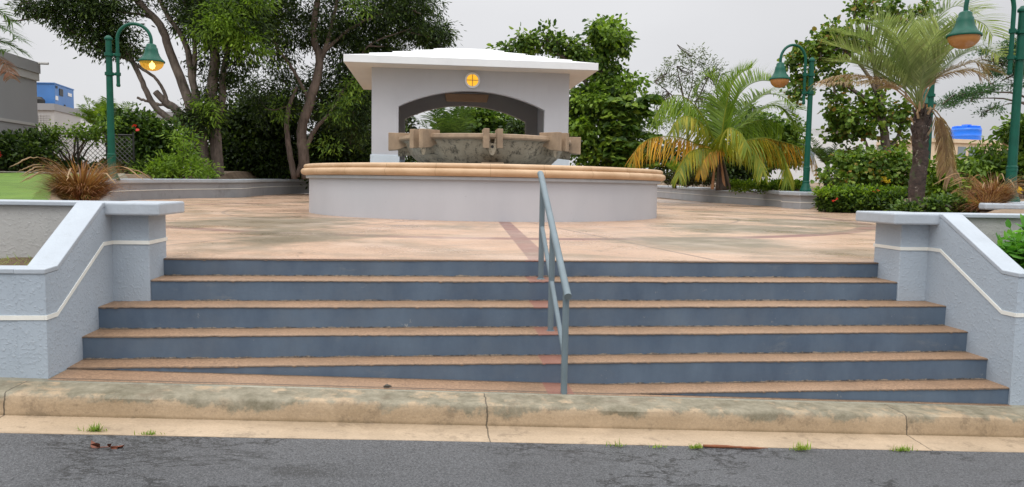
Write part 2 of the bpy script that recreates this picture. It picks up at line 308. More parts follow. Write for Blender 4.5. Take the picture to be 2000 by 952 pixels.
MT['leaf_mid'] = leafmat('mid_tree_leaves', [(.04, .085, .012), (.08, .15, .018), (.14, .23, .025), (.21, .31, .035)], .35)
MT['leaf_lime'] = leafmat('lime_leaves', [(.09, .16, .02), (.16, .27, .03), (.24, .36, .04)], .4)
MT['leaf_broad'] = leafmat('broad_leaves', [(.03, .07, .014), (.065, .125, .02), (.12, .20, .028), (.21, .30, .042)], .35)
MT['leaf_grape'] = leafmat('round_leaves', [(.035, .08, .015), (.05, .11, .018), (.08, .15, .022), (.12, .21, .03), (.17, .26, .035), (.22, .29, .04), (.09, .17, .02), (.13, .22, .03), (.16, .24, .03), (.10, .18, .03), (.33, .17, .04)], .3)
MT['leaf_grey'] = leafmat('airy_grey_leaves', [(.07, .09, .055), (.11, .14, .08), (.13, .19, .06)], .35)
MT['leaf_feather'] = leafmat('feathery_leaves', [(.03, .08, .035), (.05, .12, .05), (.07, .15, .05)], .3)
MT['leaf_hedge'] = leafmat('hedge_leaves', [(.018, .04, .012), (.04, .085, .015), (.08, .15, .02), (.14, .22, .03)], .25)
MT['leaf_hedge_bright'] = leafmat('bright_hedge_leaves', [(.06, .12, .012), (.14, .24, .02), (.26, .38, .03)], .35)
MT['leaf_fresh'] = leafmat('fresh_big_leaves', [(.06, .19, .03), (.10, .28, .04), (.17, .38, .06)], .4)
MT['leaf_brown'] = leafmat('brownish_hedge_leaves', [(.03, .03, .012), (.06, .055, .018), (.06, .10, .02)], .25)
MT['frond_green'] = leafmat('coconut_frond', [(.12, .20, .03), (.17, .27, .035), (.24, .33, .04)], .4)
MT['frond_yellow'] = leafmat('yellowing_frond', [(.26, .29, .03), (.40, .34, .03), (.20, .27, .035), (.14, .21, .03)], .4)
MT['frond_orange'] = leafmat('orange_frond', [(.56, .26, .03), (.55, .36, .04), (.42, .20, .03), (.30, .30, .04)], .4)
MT['frond_silver'] = leafmat('silvery_frond', [(.17, .23, .10), (.24, .30, .14), (.32, .38, .20)], .35)
MT['frond_dry'] = leafmat('dry_frond', [(.30, .22, .15), (.42, .32, .22), (.24, .15, .10)], .3)
MT['frond_dark'] = leafmat('dark_frond', [(.04, .08, .02), (.07, .13, .03), (.12, .20, .04)], .3)
MT['frond_rust'] = leafmat('rust_frond', [(.16, .06, .035), (.26, .11, .06), (.10, .06, .03)], .3)
MT['grass_brown'] = leafmat('russet_grass', [(.17, .065, .035), (.30, .13, .065), (.40, .22, .12), (.09, .035, .022)], .35)
MT['grass_straw'] = leafmat('straw_plume', [(.42, .27, .17), (.52, .38, .24), (.36, .19, .12)], .35)
MT['grass_green'] = leafmat('weed_grass', [(.16, .26, .04), (.25, .36, .06), (.32, .35, .10)], .35)
MT['flower_red'] = leafmat('red_petals', [(.6, .02, .02), (.75, .06, .04)], .2)
MT['flower_yellow'] = leafmat('yellow_petals', [(.8, .55, .03), (.85, .65, .05)], .2)
MT['bld_grey'] = plain('grey_render', (.29, .29, .30), .7, .05, .6)
MT['bld_light'] = plain('light_render', (.44, .43, .42), .7, .05, .6)
MT['bld_white'] = plain('white_render', (.70, .71, .72), .7, .05, .4)
MT['bld_cream'] = plain('cream_render', (.70, .56, .40), .7, .05, .4)
MT['blue_box'] = plain('blue_steel', (.06, .19, .48), .4, .1, 1)
MT['tank'] = plain('bright_blue_plastic', (.01, .17, .82), .35, .05, 1)
MT['glass'] = plain('dusty_glass', (.22, .27, .31), .15, .1, 1)
MT['dark'] = plain('dark_iron', (.02, .02, .02), .5, .1, 3)
MT['white'] = plain('white_plate', (.75, .75, .75), .5, .03, 3)
MT['wire'] = plain('galvanised_wire', (.22, .23, .21), .5, .2, 5, metal=.3)
MT['globe'] = plain('amber_globe', (.42, .20, .065), .22, .06, 5)
MT['fixture'] = plain('tan_diffuser', (.42, .24, .13), .4, .05, 3)
MT['deadleaf'] = plain('dead_leaf', (.16, .045, .02), .6, .3, 30)
MT['rust'] = plain('rusty_wood', (.20, .07, .03), .8, .3, 20)
MT['pebble'] = plain('dark_stone', (.05, .045, .035), .6, .3, 30)
MT['redbark'] = bark('orange_bark', (.20, .10, .05), (.40, .22, .12))
def emis(name, c, s):
    m, t, b = nodes(name); b.inputs['Base Color'].default_value = (*c, 1); b.inputs['Emission Color'].default_value = (*c, 1); b.inputs['Emission Strength'].default_value = s; return m
MT['bulb'] = emis('lit_bulb', (1, .82, .5), 6)
MT['lit_lens'] = emis('lit_yellow_lens', (.95, .50, .03), .75)
def litglobe():
    m, t, b = nodes('lit_amber_globe'); b.inputs['Base Color'].default_value = (.75, .42, .05, 1); b.inputs['Roughness'].default_value = .1
    b.inputs['Emission Color'].default_value = (.8, .42, .05, 1); b.inputs['Emission Strength'].default_value = .35
    tr = t.nodes.new('ShaderNodeBsdfTransparent'); tr.inputs[0].default_value = (.95, .75, .35, 1)
    mx = t.nodes.new('ShaderNodeMixShader'); mx.inputs[0].default_value = .5
    t.links.new(b.outputs[0], mx.inputs[1]); t.links.new(tr.outputs[0], mx.inputs[2]); t.links.new(mx.outputs[0], t.nodes['Material Output'].inputs[0]); return m
MT['litglobe'] = litglobe()

# ---------------------------------------------------------------- mesh helpers
class MB:
    def __init__(s): s.v = []; s.f = []; s.m = []; s.k = 0
    def add(s, v, f, mi=None):
        o = len(s.v); s.v += [tuple(map(float, p)) for p in v]; s.f += [tuple(o+i for i in q) for q in f]; s.m += [s.k if mi is None else mi]*len(f); return s
    def box(s, a, b):
        x0, y0, z0 = a; x1, y1, z1 = b
        return s.add([(x0, y0, z0), (x1, y0, z0), (x1, y1, z0), (x0, y1, z0), (x0, y0, z1), (x1, y0, z1), (x1, y1, z1), (x0, y1, z1)],
                     [(0, 3, 2, 1), (4, 5, 6, 7), (0, 1, 5, 4), (1, 2, 6, 5), (2, 3, 7, 6), (3, 0, 4, 7)])
    def prism(s, pts, d):                # planar polygon extruded by vector d
        n = len(pts); q = [tuple(np.array(p)+d) for p in pts]
        return s.add(list(pts)+q, [tuple(range(n))[::-1], tuple(range(n, 2*n))]+[(i, (i+1) % n, n+(i+1) % n, n+i) for i in range(n)])
    def tube(s, path, r, n=8, cap=True):
        path = [np.array(p, float) for p in path]; L = len(path)
        r = [r]*L if np.isscalar(r) else list(np.interp(np.linspace(0, 1, L), np.linspace(0, 1, len(r)), r))
        up = np.array([0.3, .2, 1.]); V = []
        t0 = path[1]-path[0]; a = np.cross(t0, up);  a = a/(np.linalg.norm(a)+1e-9)
        for i in range(L):
            t = path[min(i+1, L-1)]-path[max(i-1, 0)]; t = t/(np.linalg.norm(t)+1e-9)
            a = a-t*(a@t); a = a/(np.linalg.norm(a)+1e-9); b = np.cross(t, a)
            V += [path[i]+r[i]*(math.cos(2*math.pi*j/n)*a+math.sin(2*math.pi*j/n)*b) for j in range(n)]
        f = [(i*n+j, i*n+(j+1) % n, (i+1)*n+(j+1) % n, (i+1)*n+j) for i in range(L-1) for j in range(n)]
        if cap: f += [tuple(range(n))[::-1], tuple(range((L-1)*n, L*n))]
        return s.add(V, f)
    def lathe(s, prof, c=(0, 0), n=48, a0=0, a1=2*math.pi, flute=0):
        full = abs(a1-a0-2*math.pi) < 1e-6; m = n if full else n+1; V = []
        for i in range(m):
            a = a0+(a1-a0)*i/n
            for r, z in prof:
                rr = r*(1-(flute if i % 2 else 0)); V.append((c[0]+rr*math.cos(a), c[1]+rr*math.sin(a), z))
        k = len(prof)
        return s.add(V, [(i*k+j, ((i+1) % m)*k+j, ((i+1) % m)*k+j+1, i*k+j+1) for i in range(n) for j in range(k-1)])
    def sweep(s, path, prof, zoff=None):   # closed profile (u outward-left of path, z) swept along 2D path
        P = [np.array(p, float)[:2] for p in path]; L = len(P); V = []; k = len(prof)
        for i in range(L):
            t = P[min(i+1, L-1)]-P[max(i-1, 0)]; t /= np.linalg.norm(t); nrm = np.array([-t[1], t[0]])
            dz = zoff[i] if zoff is not None else 0
            V += [(*(P[i]+nrm*u), z+dz) for u, z in prof]
        f = [(i*k+j, i*k+(j+1) % k, (i+1)*k+(j+1) % k, (i+1)*k+j) for i in range(L-1) for j in range(k)]
        f += [tuple(range(k)), tuple(range((L-1)*k, L*k))[::-1]]
        return s.add(V, f)
    def grid(s, xs, ys, h):
        nx = len(xs); V = [(x, y, h(x, y)) for y in ys for x in xs]
        return s.add(V, [(j*nx+i, j*nx+i+1, (j+1)*nx+i+1, (j+1)*nx+i) for j in range(len(ys)-1) for i in range(nx-1)])
    def build(s, name, mats, parent=None, smooth=False, bevel=0, fixn=True):
        me = bpy.data.meshes.new(name); me.from_pydata(s.v, [], s.f)
        for m in (mats if isinstance(mats, (list, tuple)) else [mats]): me.materials.append(MT[m])
        me.polygons.foreach_set('material_index', s.m)
        if fixn:
            import bmesh
            bm = bmesh.new(); bm.from_mesh(me); bmesh.ops.recalc_face_normals(bm, faces=bm.faces); bm.to_mesh(me); bm.free()
        if smooth:
            me.polygons.foreach_set('use_smooth', [True]*len(s.f))
            if smooth != 'all': me.set_sharp_from_angle(angle=math.radians(38))
        o = bpy.data.objects.new(name, me); COL.objects.link(o)
        if bevel:
            b = o.modifiers.new('bevel', 'BEVEL'); b.width = bevel; b.segments = 2; b.limit_method = 'ANGLE'
        if parent: hook(o, parent)
        return o
def hook(o, parent):
    o.parent = parent
    if parent.type == 'EMPTY': o.matrix_parent_inverse = Matrix.Translation(-Vector(parent.location))
def thing(name, label, cat, loc, group=None):
    o = bpy.data.objects.new(name, None); COL.objects.link(o); o.location = tuple(map(float, loc)); o.empty_display_size = .2
    o['label'] = label; o['category'] = cat
    if group: o['group'] = group
    return o
def tag(o, label, cat, group=None, kind=None):
    o['label'] = label; o['category'] = cat
    if group: o['group'] = group
    if kind: o['kind'] = kind
    return o
def struct(o): o['kind'] = 'structure'; return o
def dup(root, loc, label):
    r = root.copy(); COL.objects.link(r); r.location = tuple(map(float, loc)); r['label'] = label
    def rec(a, b):
        for ch in [c for c in bpy.data.objects if c.parent is a]:
            c = ch.copy(); COL.objects.link(c); c.parent = b; rec(ch, c)
    rec(root, r); return r
# leaf meshes, fast
LEAF = {'long': [(0, 0), (.14, .3), (.12, .68), (0, 1)], 'oval': [(0, 0), (.27, .3), (.25, .68), (0, 1)], 'round': [(0, 0), (.46, .28), (.45, .72), (0, 1)]}
def leaf_mesh(name, mat, P, D, size, kind='long', parent=None, fold=.25, mats=None, mi=None):
    """P (N,3) leaf bases, D (N,3) directions, size (N,)"""
    N_ = len(P); D = D/np.linalg.norm(D, axis=1)[:, None]
    R = rng.normal(size=(N_, 3)); R[:, 2] *= .35; R -= D*(R*D).sum(1)[:, None]; R /= np.linalg.norm(R, axis=1)[:, None]
    U = np.cross(D, R); s = size[:, None]; pr = LEAF[kind]
    pts = [P]
    for (w_, l_) in pr[1:3]: pts.append(P+D*s*l_+R*s*w_+U*s*w_*fold*2)
    pts.append(P+D*s)
    for (w_, l_) in pr[2:0:-1]: pts.append(P+D*s*l_-R*s*w_+U*s*w_*fold*2)
    V = np.stack(pts, 1).reshape(-1, 3)
    base = (np.arange(N_)*6)[:, None]
    Fc = np.concatenate([base+np.array([0, 1, 2, 3]), base+np.array([0, 3, 4, 5])], 1).reshape(-1, 4)
    me = quads(name, V, Fc); me.materials.append(MT[mat])
    o = bpy.data.objects.new(name, me); COL.objects.link(o)
    if parent: hook(o, parent)
    return o
def quads(name, V, Fc):
    me = bpy.data.meshes.new(name); me.vertices.add(len(V)); me.vertices.foreach_set('co', np.asarray(V, np.float32).ravel())
    me.loops.add(Fc.size); me.loops.foreach_set('vertex_index', np.asarray(Fc, np.int32).ravel())
    me.polygons.add(len(Fc)); me.polygons.foreach_set('loop_start', np.arange(len(Fc), dtype=np.int32)*4)
    me.update(calc_edges=True); me.validate(); return me
def cloud(clumps, leaves_per, twig_r, size, droop=.4, shell=.5):
    """clumps: (centre, radii, n_twigs). returns P, D, S for leaves gathered into twig tufts"""
    Ps, Ds, Ss = [], [], []
    for c, r, n in clumps:
        c = np.array(c, float); r = np.array(r, float)
        d = rng.normal(size=(n, 3)); d /= np.linalg.norm(d, axis=1)[:, None]
        rad = shell+(1-shell)*rng.random(n); rad = np.where(rng.random(n) < .35, rng.random(n)**.5, rad)
        T = c+d*rad[:, None]*r*(1+.12*rng.normal(size=(n, 1)))
        k = rng.integers(max(2, int(leaves_per*.5)), int(leaves_per*1.5)+1, n); idx = np.repeat(np.arange(n), k)
        tr = twig_r*(.6+.8*rng.random(n))[idx][:, None]
        off = rng.normal(size=(len(idx), 3))*tr*.55; off[:, 2] *= .75
        Ps.append(T[idx]+off); dd = off/(tr+1e-6)*.8+d[idx]*.35+rng.normal(size=off.shape)*.45; dd[:, 2] -= droop
        Ds.append(dd); Ss.append(size*(.65+.7*rng.random(len(idx))))
    return np.concatenate(Ps), np.concatenate(Ds), np.concatenate(Ss)
def smoothpath(p, n=6, wob=0.):
    p = [np.array(q, float) for q in p]; out_ = []
    q = [2*p[0]-p[1]]+p+[2*p[-1]-p[-2]]
    for i in range(1, len(q)-2):
        for k in range(n):
            t = k/n; out_.append(.5*((2*q[i])+(-q[i-1]+q[i+1])*t+(2*q[i-1]-5*q[i]+4*q[i+1]-q[i+2])*t*t+(-q[i-1]+3*q[i]-3*q[i+1]+q[i+2])*t**3))
    out_.append(p[-1])
    if wob: out_ = [out_[0]]+[a+rng.normal(size=3)*wob for a in out_[1:-1]]+[out_[-1]]
    return out_
def pxpath(pts, Y, dY=0):
    n = len(pts); return [at(x, y, Y+dY*i/max(1, n-1)) for i, (x, y) in enumerate(pts)]
def clump(x, y, rx, ry, Y, dep, n):
    s = Y/F_PX*1.01; return (at(x, y, Y), (rx*s, dep, ry*s), n)

# ================================================================ SETTING
GS = -.0417
def zw(x): return -.734+GS*x
# road, gutter, kerb and walk strip run along X and fall gently to the right
xs = np.linspace(-30, 30, 241)
def rough(a, sc, seed): return a*(math.sin(sc*1.7+seed)+.6*math.sin(sc*4.3+seed*2)+.4*math.sin(sc*11.1+seed*3))
def strip(name, prof, mat, jit=0):
    m = MB(); k = len(prof); V = []
    for x in xs:
        V += [(x, y+(rough(jit, x, i) if j else 0), zw(x)+z) for i, (y, z, j) in enumerate(prof)]
    m.add(V, [(i*k+j, (i+1)*k+j, (i+1)*k+j+1, i*k+j+1) for i in range(len(xs)-1) for j in range(k-1)])
    o = m.build(name, mat, smooth=True); return struct(o)
strip('road', [(-60, -.19, 0), (-6, -.17, 0), (2, -.165, 0), (3.2, -.162, 0), (4.14, -.150, 0), (4.272, -.142, 1)], 'asphalt', .006)
strip('gutter', [(4.252, -.155, 0), (4.257, -.140, 1), (4.40, -.137, 0), (4.50, -.131, 0), (4.56, -.128, 0)], 'gutter', .003)
strip('kerb', [(4.515, -.22, 0), (4.520, -.128, 0), (4.526, -.06, 0), (4.532, -.020, 1), (4.542, -.007, 1), (4.556, -.001, 1), (4.60, .001, 0), (4.70, .002, 0), (4.79, .003, 1)], 'kerb', .003)
strip('pavement', [(4.76, -.01, 0), (4.785, .006, 1), (4.85, .006, 0), (4.95, .006, 0), (5.6, .006, 0)], 'walk', .004)
m = MB()                                              # salmon aggregate apron between the walls
V = []; X2 = np.linspace(-2.36, 4.19, 80)
for x in X2: V += [(x, 4.80+rough(.004, x, 3), zw(x)+.0075), (x, 5.12, zw(x)+.0095)]
m.add(V, [(2*i, 2*i+2, 2*i+3, 2*i+1) for i in range(len(X2)-1)]); struct(m.build('apron_paving', 'tread'))

# plaza sheet
def bl(y):                                            # left and right edge of the plaza
    return float(np.interp(y, [6, 8, 20.8, 24.5, 29, 33, 38, 42], [-2.45, -3.6, -9.6, -8.9, -8.5, -7.9, -7.6, -7]))
def br(y): return float(np.interp(y, [6, 9, 14, 19, 22.6, 26, 31, 41], [4.3, 7.2, 10.5, 12.6, 12.3, 12.8, 12.9, 13.2]))
m = MB(); ys = np.concatenate([np.linspace(6.12, 9, 25), np.linspace(9.3, 44, 80)]); V = []
for y in ys: V += [(bl(y)+(br(y)-bl(y))*t, y, 0) for t in np.linspace(0, 1, 21)]
V[:21] = [(-2.107+(6.06)*t, 6.115, 0) for t in np.linspace(0, 1, 21)]
m.add(V, [(j*21+i, j*21+i+1, (j+1)*21+i+1, (j+1)*21+i) for j in range(len(ys)-1) for i in range(20)]); struct(m.build('plaza', 'plaza'))

# land all round, to the horizon
def land(x, y):
    if y < 6.0: return zw(max(-12, min(12, x)))-.5
    L, R = bl(y), br(y)
    if L < x < R and y < 44: return -.15
    d = (L-x) if x <= L else (x-R) if x >= R else 2
    rise = .22+.022*max(0, y-6)
    if x <= L: rise = .20+.028*min(30, max(0, y-6))
    return -.1+(min(rise, 1.1)+.1)*min(1, d/.5)
gx = sorted(set(list(np.round(np.linspace(-30, 30, 121), 3))+[-600, -300, -120, -60, 60, 120, 300, 600]))
gy = sorted(set(list(np.round(np.linspace(5.9, 50, 110), 3))+[-300, -80, -20, 0, 3, 4.6, 5.5, 70, 110, 200, 400, 800]))
m = MB(); m.grid(gx, gy, land); struct(m.build('ground', 'mulch', smooth=True))
# lawn on the left
m = MB(); ly = np.linspace(6.3, 23.5, 50); V = []
for y in ly:
    x1 = bl(y)-.32; V += [(-22+(x1+22)*t, y, land(-22+(x1+22)*t, y)+.03+.015*math.sin(3*t*20+y)) for t in np.linspace(0, 1, 60)**.6]
m.add(V, [(j*60+i, j*60+i+1, (j+1)*60+i+1, (j+1)*60+i) for j in range(49) for i in range(59)]); struct(m.build('lawn', 'lawn', smooth=True))
m = MB(); V = []; n = 40                          # pale path edging beyond the lawn
for i in range(n): x = -22+i*(13.2/(n-1)); V += [(x, 23.6, land(x, 23.6)+.05), (x, 24.3, land(x, 24.3)+.06)]
m.add(V, [(2*i, 2*i+2, 2*i+3, 2*i+1) for i in range(n-1)]); struct(m.build('garden_path', 'walk'))

# ---------------------------------------------------------------- staircase
SZ = [0, -.1365, -.2965, -.4565, -.6165, -.7765]; SY = [6.118, 5.838, 5.558, 5.30, 5.075, 4.848]
XL = [-2.107, -2.107, -2.37, -2.37, -2.37, .60]; XR = [3.95, 3.95, 4.2, 4.2, 4.2, 4.2]
st = thing('staircase', 'wide six-step stair with slate blue risers and salmon aggregate treads', 'stairs', (.92, 5.5, -.9))
for k in range(6):
    n = 330; X = np.linspace(XL[k], XR[k], n); y = SY[k]; z = SZ[k]; yb = SY[k-1]+.02 if k else y+.06
    jz = [rough(.0011, v*.7, k*5)+rng.normal()*.0007-(.004*rng.random() if rng.random() < .05 else 0) for v in X]; jy = [rough(.0012, v, k*7)+rng.normal()*.0011 for v in X]
    tm = MB(); V = []
    for i, v in enumerate(X):
        V += [(v, yb, z+.001+jz[i]*.3), (v, y+.02, z+jz[i]), (v, y-.004+jy[i], z-.003+jz[i]), (v, y-.006+jy[i], z-.009+jz[i]*1.8), (v, y+.003, z-.013)]
    tm.add(V, [(5*i+j, 5*i+5+j, 5*i+6+j, 5*i+1+j) for i in range(n-1) for j in range(4)])
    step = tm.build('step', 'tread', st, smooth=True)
    rm = MB(); V = []
    zb = (SZ[k+1] if k < 5 else -1.2)-.02
    for i, v in enumerate(X): V += [(v, y, z-.009+jz[i]*1.8), (v, y+rough(.0015, v, 9+k), (z+zb)/2), (v, y+rough(.002, v, 11+k), max(zb, zw(v)-.04 if k > 3 else zb))]
    rm.add(V, [(3*i+j, 3*i+3+j, 3*i+4+j, 3*i+1+j) for i in range(n-1) for j in range(2)])
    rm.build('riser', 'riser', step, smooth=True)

# ---------------------------------------------------------------- flanking planter walls (left and right of the stairs)
def flank(side, label):
    s = side
    XI = -2.37 if s < 0 else 4.20                      # inner face of the cheek wall
    PX = -2.107 if s < 0 else 3.95                     # inner face of the pier
    CX = -1.985 if s < 0 else 3.80                     # inner edge of the cap
    XO = XI+s*.17; far = XI+s*5.5; zg = zw(XI)-.3
    t = thing('planter_wall', label, 'retaining wall', (XI, 5.5, zw(XI)))
    w_ = MB()
    prof = [(4.835, zg), (4.835, .03), (4.99, .035), (5.68, .415), (5.86, .415), (5.86, zg)]
    w_.prism([(XI, y, z) for y, z in prof], (s*.17, 0, 0))
    w_.build('side_wall', 'stucco', t)
    f = MB(); lo, hi = sorted((XO, far)); f.box((lo, 4.838, zg-.3), (hi, 5.0, .03)); f.build('front_wall', 'stucco', t)
    b = MB(); lo, hi = sorted((XI+s*.10, far)); b.box((lo, 5.88, -.3), (hi, 6.12, .415)); b.build('back_wall', 'stucco_in', t)
    p = MB(); lo, hi = sorted((PX, XI+s*.12)); p.box((lo, 5.82, zg), (hi, 6.19, .37)); p.build('pier', 'stucco', t, bevel=.008)
    c = MB()                                           # painted coping: side slope, front, back
    cp = [(4.827, .03), (4.827, .062), (4.985, .068), (5.665, .450), (5.72, .452), (5.72, .418), (5.68, .417), (4.99, .036)]
    c.prism([(XI-s*.004, y, z) for y, z in cp], (s*.182, 0, 0))
    c.build('sloping_coping', 'coping', t, bevel=.006)
    c = MB(); lo, hi = sorted((XO+s*.006, far)); c.box((lo, 4.827, .032), (hi, 5.01, .064)); c.build('front_coping', 'coping', t, bevel=.006)
    c = MB(); lo, hi = sorted((XI+s*.03, far)); c.box((lo, 5.845, .417), (hi, 6.19, .449)); c.build('back_coping', 'coping', t, bevel=.006)
    c = MB(); lo, hi = sorted((CX, XI+s*.025)); c.box((lo, 5.70, .358), (hi, 6.27, .452)); c.build('pier_cap', 'coping', t, bevel=.014)
    q = MB()                                           # raised cream band
    h = .014; d = .006
    band = [(4.83, -.243), (4.965, -.243), (5.665, .150), (5.815, .150)]
    q.prism([(XI-s*d, y, z+h) for y, z in band]+[(XI-s*d, y, z-h) for y, z in band[::-1]], (s*(d+.01), 0, 0))
    lo, hi = sorted((XI+s*.011, far)); q.box((lo, 4.8295, -.243-h), (hi, 4.845, -.243+h))
    lo, hi = sorted((PX-s*d, XI-s*(d+.001))); q.box((lo, 5.812, .150-h), (hi, 5.83, .150+h))
    lo, hi = sorted((PX-s*d, PX+s*.02)); q.box((lo, 5.831, .150-h), (hi, 6.196, .150+h))
    q.build('band', 'stripe', t)
    e = MB(); lo, hi = sorted((XO, far)); nx = 30; ex = np.linspace(lo, hi, nx)
    e.grid(ex, np.linspace(5.0, 5.88, 8), lambda x, y: -.035+.06*(y-5.0)+.012*math.sin(x*9+y*7)); so_ = e.build('planter_soil', 'soil', smooth=True); struct(so_)
    return t
flank(-1, 'pale blue stucco planter wall left of the stairs, sloping down to the lawn side corner')
flank(1, 'pale blue stucco planter wall right of the stairs, leafy plant growing behind it')

# ---------------------------------------------------------------- handrail
t = thing('handrail', 'grey painted steel pipe handrail dividing the stairs', 'handrail', (.91, 5.3, -.77))
RX = .905
m = MB(); m.tube([(RX, 4.745, -.095), (RX, 4.80, -.066), (RX, 6.06, .715), (RX, 6.10, .728)], .0255, 14); m.build('top_rail', 'rail', t, smooth=True)
m = MB(); m.tube([(RX, 4.85, -.485), (RX, 5.93, .285)], .018, 12); m.build('lower_rail', 'rail', t, smooth=True)
for y, z0, z1 in ((5.955, -.15, .655), (5.415, -.475, .32), (4.815, -.80, -.06)):
    m = MB(); m.tube([(RX, y, z0), (RX, y, z1)], .0225, 14); pp = m.build('post', 'rail', t, smooth=True)
    m = MB(); m.lathe([(.0, z0+.024), (.030, z0+.022), (.034, z0+.014)], (RX, y), 14); m.build('weld_collar', 'rail', pp, smooth=True)

# ---------------------------------------------------------------- fountain
FC = (1.18, 16.2)
t = thing('fountain', 'large round fountain with tan stone rim and weathered stone bowl', 'fountain', (*FC, 0))
m = MB(); m.lathe([(3.45, -.1), (3.45, .93), (3.60, .93), (3.712, .70), (3.712, .30), (3.716, .03), (3.712, -.1)], FC, 128); m.build('basin_wall', 'fwall', t, smooth=True)
m = MB(); m.lathe([(3.6, .695), (3.765, .695), (3.775, .70), (3.775, .748), (3.6, .752)], FC, 128); m.build('rim_band', 'coping', t, smooth=True)
pr = [(3.40, .93), (3.44, .752), (3.80, .756), (3.83, .765)]
pr += [(3.815+.062*math.sin(a), .828-.062*math.cos(a)) for a in np.linspace(.5, math.pi-.35, 8)]
pr += [(3.80, .886)]+[(3.775+.045*math.sin(a), .928-.045*math.cos(a)) for a in np.linspace(.6, math.pi, 7)]+[(3.5, .985), (3.42, .97), (3.40, .93)]
m = MB(); m.lathe(pr, FC, 160); m.build('rim', 'rim', t, smooth=True)
m = MB(); m.lathe([(.02, .80), (3.45, .80)], FC, 64); struct(m.build('water', 'glass'))
bo = [(.75, .3), (.95, .80), (1.18, .92), (1.43, 1.06), (1.62, 1.24), (1.73, 1.47), (1.80, 1.50), (1.80, 1.585), (1.62, 1.60), (1.35, 1.35), (.8, 1.16), (.02, 1.1)]
m = MB(); m.lathe(bo[:7], FC, 80); bw = m.build('bowl', 'bowl', t, smooth=True)
m = MB(); m.lathe([(1.72, 1.485), (1.80, 1.495), (1.86, 1.51), (1.875, 1.54), (1.86, 1.60), (1.78, 1.615), (1.62, 1.605), (1.35, 1.38), (.8, 1.16), (.02, 1.1)], FC, 96); m.build('lip', 'block', bw, smooth=True)
def rot(p, a, c=FC): x, y, z = p; return (c[0]+x*math.cos(a)-y*math.sin(a), c[1]+x*math.sin(a)+y*math.cos(a), z)
for i in range(8):
    a = -math.pi/2+i*math.pi/4
    for s in (-1, 1):
        m = MB(); y0, y1 = sorted((s*.075, s*.185))
        pts = [(1.60, 1.40), (1.72, 1.40), (1.86, 1.335), (2.08, 1.315), (2.08, 1.69), (1.60, 1.69)]
        m.prism([rot((r, y0, z), a) for r, z in pts], np.array(rot((0, y1-y0, 0), a))-np.array(rot((0, 0, 0), a)))
        m.build('spout_block', 'block', bw, bevel=.008)
    m = MB(); dv = np.array(rot((.50, 0, -.05), a))-np.array(rot((0, 0, 0), a))   # rounded stone tongue between each pair
    pts = [rot((1.38, .074*math.cos(b)*(1 if math.sin(b) > -.05 else 1), 1.40-.16*math.sin(b)), a) for b in np.linspace(0, math.pi, 10)]+[rot((1.38, -.074, 1.56), a), rot((1.38, -.045, 1.56), a), rot((1.38, -.04, 1.47), a), rot((1.38, .04, 1.47), a), rot((1.38, .045, 1.56), a), rot((1.38, .074, 1.56), a)]
    m.prism(pts, dv); m.build('spout_channel', 'bowl', bw, smooth=True)
    m = MB(); p_ = np.array(rot((1.86, 0, 1.36), a)); q_ = np.array(rot((1.89, 0, 1.355), a)); m.tube([p_, q_], .028, 12); m.build('drip_hole', 'dark', bw)
m = MB(); m.box((.98, 14.42, .8), (1.42, 14.7, 1.06)); m.build('pump_box', 'block', t, bevel=.01)

# ---------------------------------------------------------------- pavilion
PXC = 1.13; PL, PR = -1.64, 3.90; PF, PB = 21.0, 25.4; WT = 3.80
t = thing('pavilion', 'white-roofed arched pavilion standing behind the round fountain', 'pavilion', (PXC, 23.2, .2))
def archwall(y0, y1, name, mat, l, r, oL, oR, zs, za):
    m = MB(); n = 28; zb = .2
    ax = np.linspace(oL, oR, n+1); c = (oL+oR)/2; h = za-zs; W = (oR-oL)/2; R = (W*W+h*h)/(2*h)
    az = [zs+math.sqrt(R*R-(x-c)**2)-(R-h) for x in ax]
    for y in (y0, y1):
        m.add([(l, y, zb), (oL, y, zb), (oL, y, WT), (l, y, WT)], [(0, 1, 2, 3)]); m.add([(oR, y, zb), (r, y, zb), (r, y, WT), (oR, y, WT)], [(0, 1, 2, 3)])
        V = [(ax[i], y, az[i]) for i in range(n+1)]+[(ax[i], y, WT) for i in range(n+1)]
        m.add(V, [(i, i+1, n+2+i, n+1+i) for i in range(n)])
    m.add([(oL, y0, zb), (oL, y1, zb), (oL, y1, zs), (oL, y0, zs)], [(0, 1, 2, 3)]); m.add([(oR, y0, zb), (oR, y1, zb), (oR, y1, zs), (oR, y0, zs)], [(0, 1, 2, 3)])
    V = [(ax[i], y0, az[i]) for i in range(n+1)]+[(ax[i], y1, az[i]) for i in range(n+1)]; m.add(V, [(i, i+1, n+2+i, n+1+i) for i in range(n)])
    for x in (l, r): m.add([(x, y0, zb), (x, y1, zb), (x, y1, WT), (x, y0, WT)], [(0, 1, 2, 3)])
    return m.build(name, mat, t, fixn=True)
archwall(PF, PF+.22, 'front_wall', 'pav', PL, PR, -.905, 3.205, 2.755, 3.235)
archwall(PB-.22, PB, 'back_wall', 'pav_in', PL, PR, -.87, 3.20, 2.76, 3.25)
for x0, x1 in ((PL, PL+.3), (PR-.3, PR)):
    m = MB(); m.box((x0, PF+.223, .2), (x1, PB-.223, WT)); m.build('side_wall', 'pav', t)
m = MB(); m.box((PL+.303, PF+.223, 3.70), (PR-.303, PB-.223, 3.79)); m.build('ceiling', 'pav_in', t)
m = MB(); m.box((PL-.1, PF-.1, 0), (PR+.1, PB+.1, .197)); m.build('floor_slab', 'plinth', t)
for x0, x1 in ((PL, -.905), (3.205, PR)):
    for y0, y1 in ((PF, PF+.22), (PB-.22, PB)):
        m = MB(); m.box((x0-.035, y0-.035, .2), (x1+.035, y1+.035, 1.40)); m.build('plinth', 'plinth', t, bevel=.01)
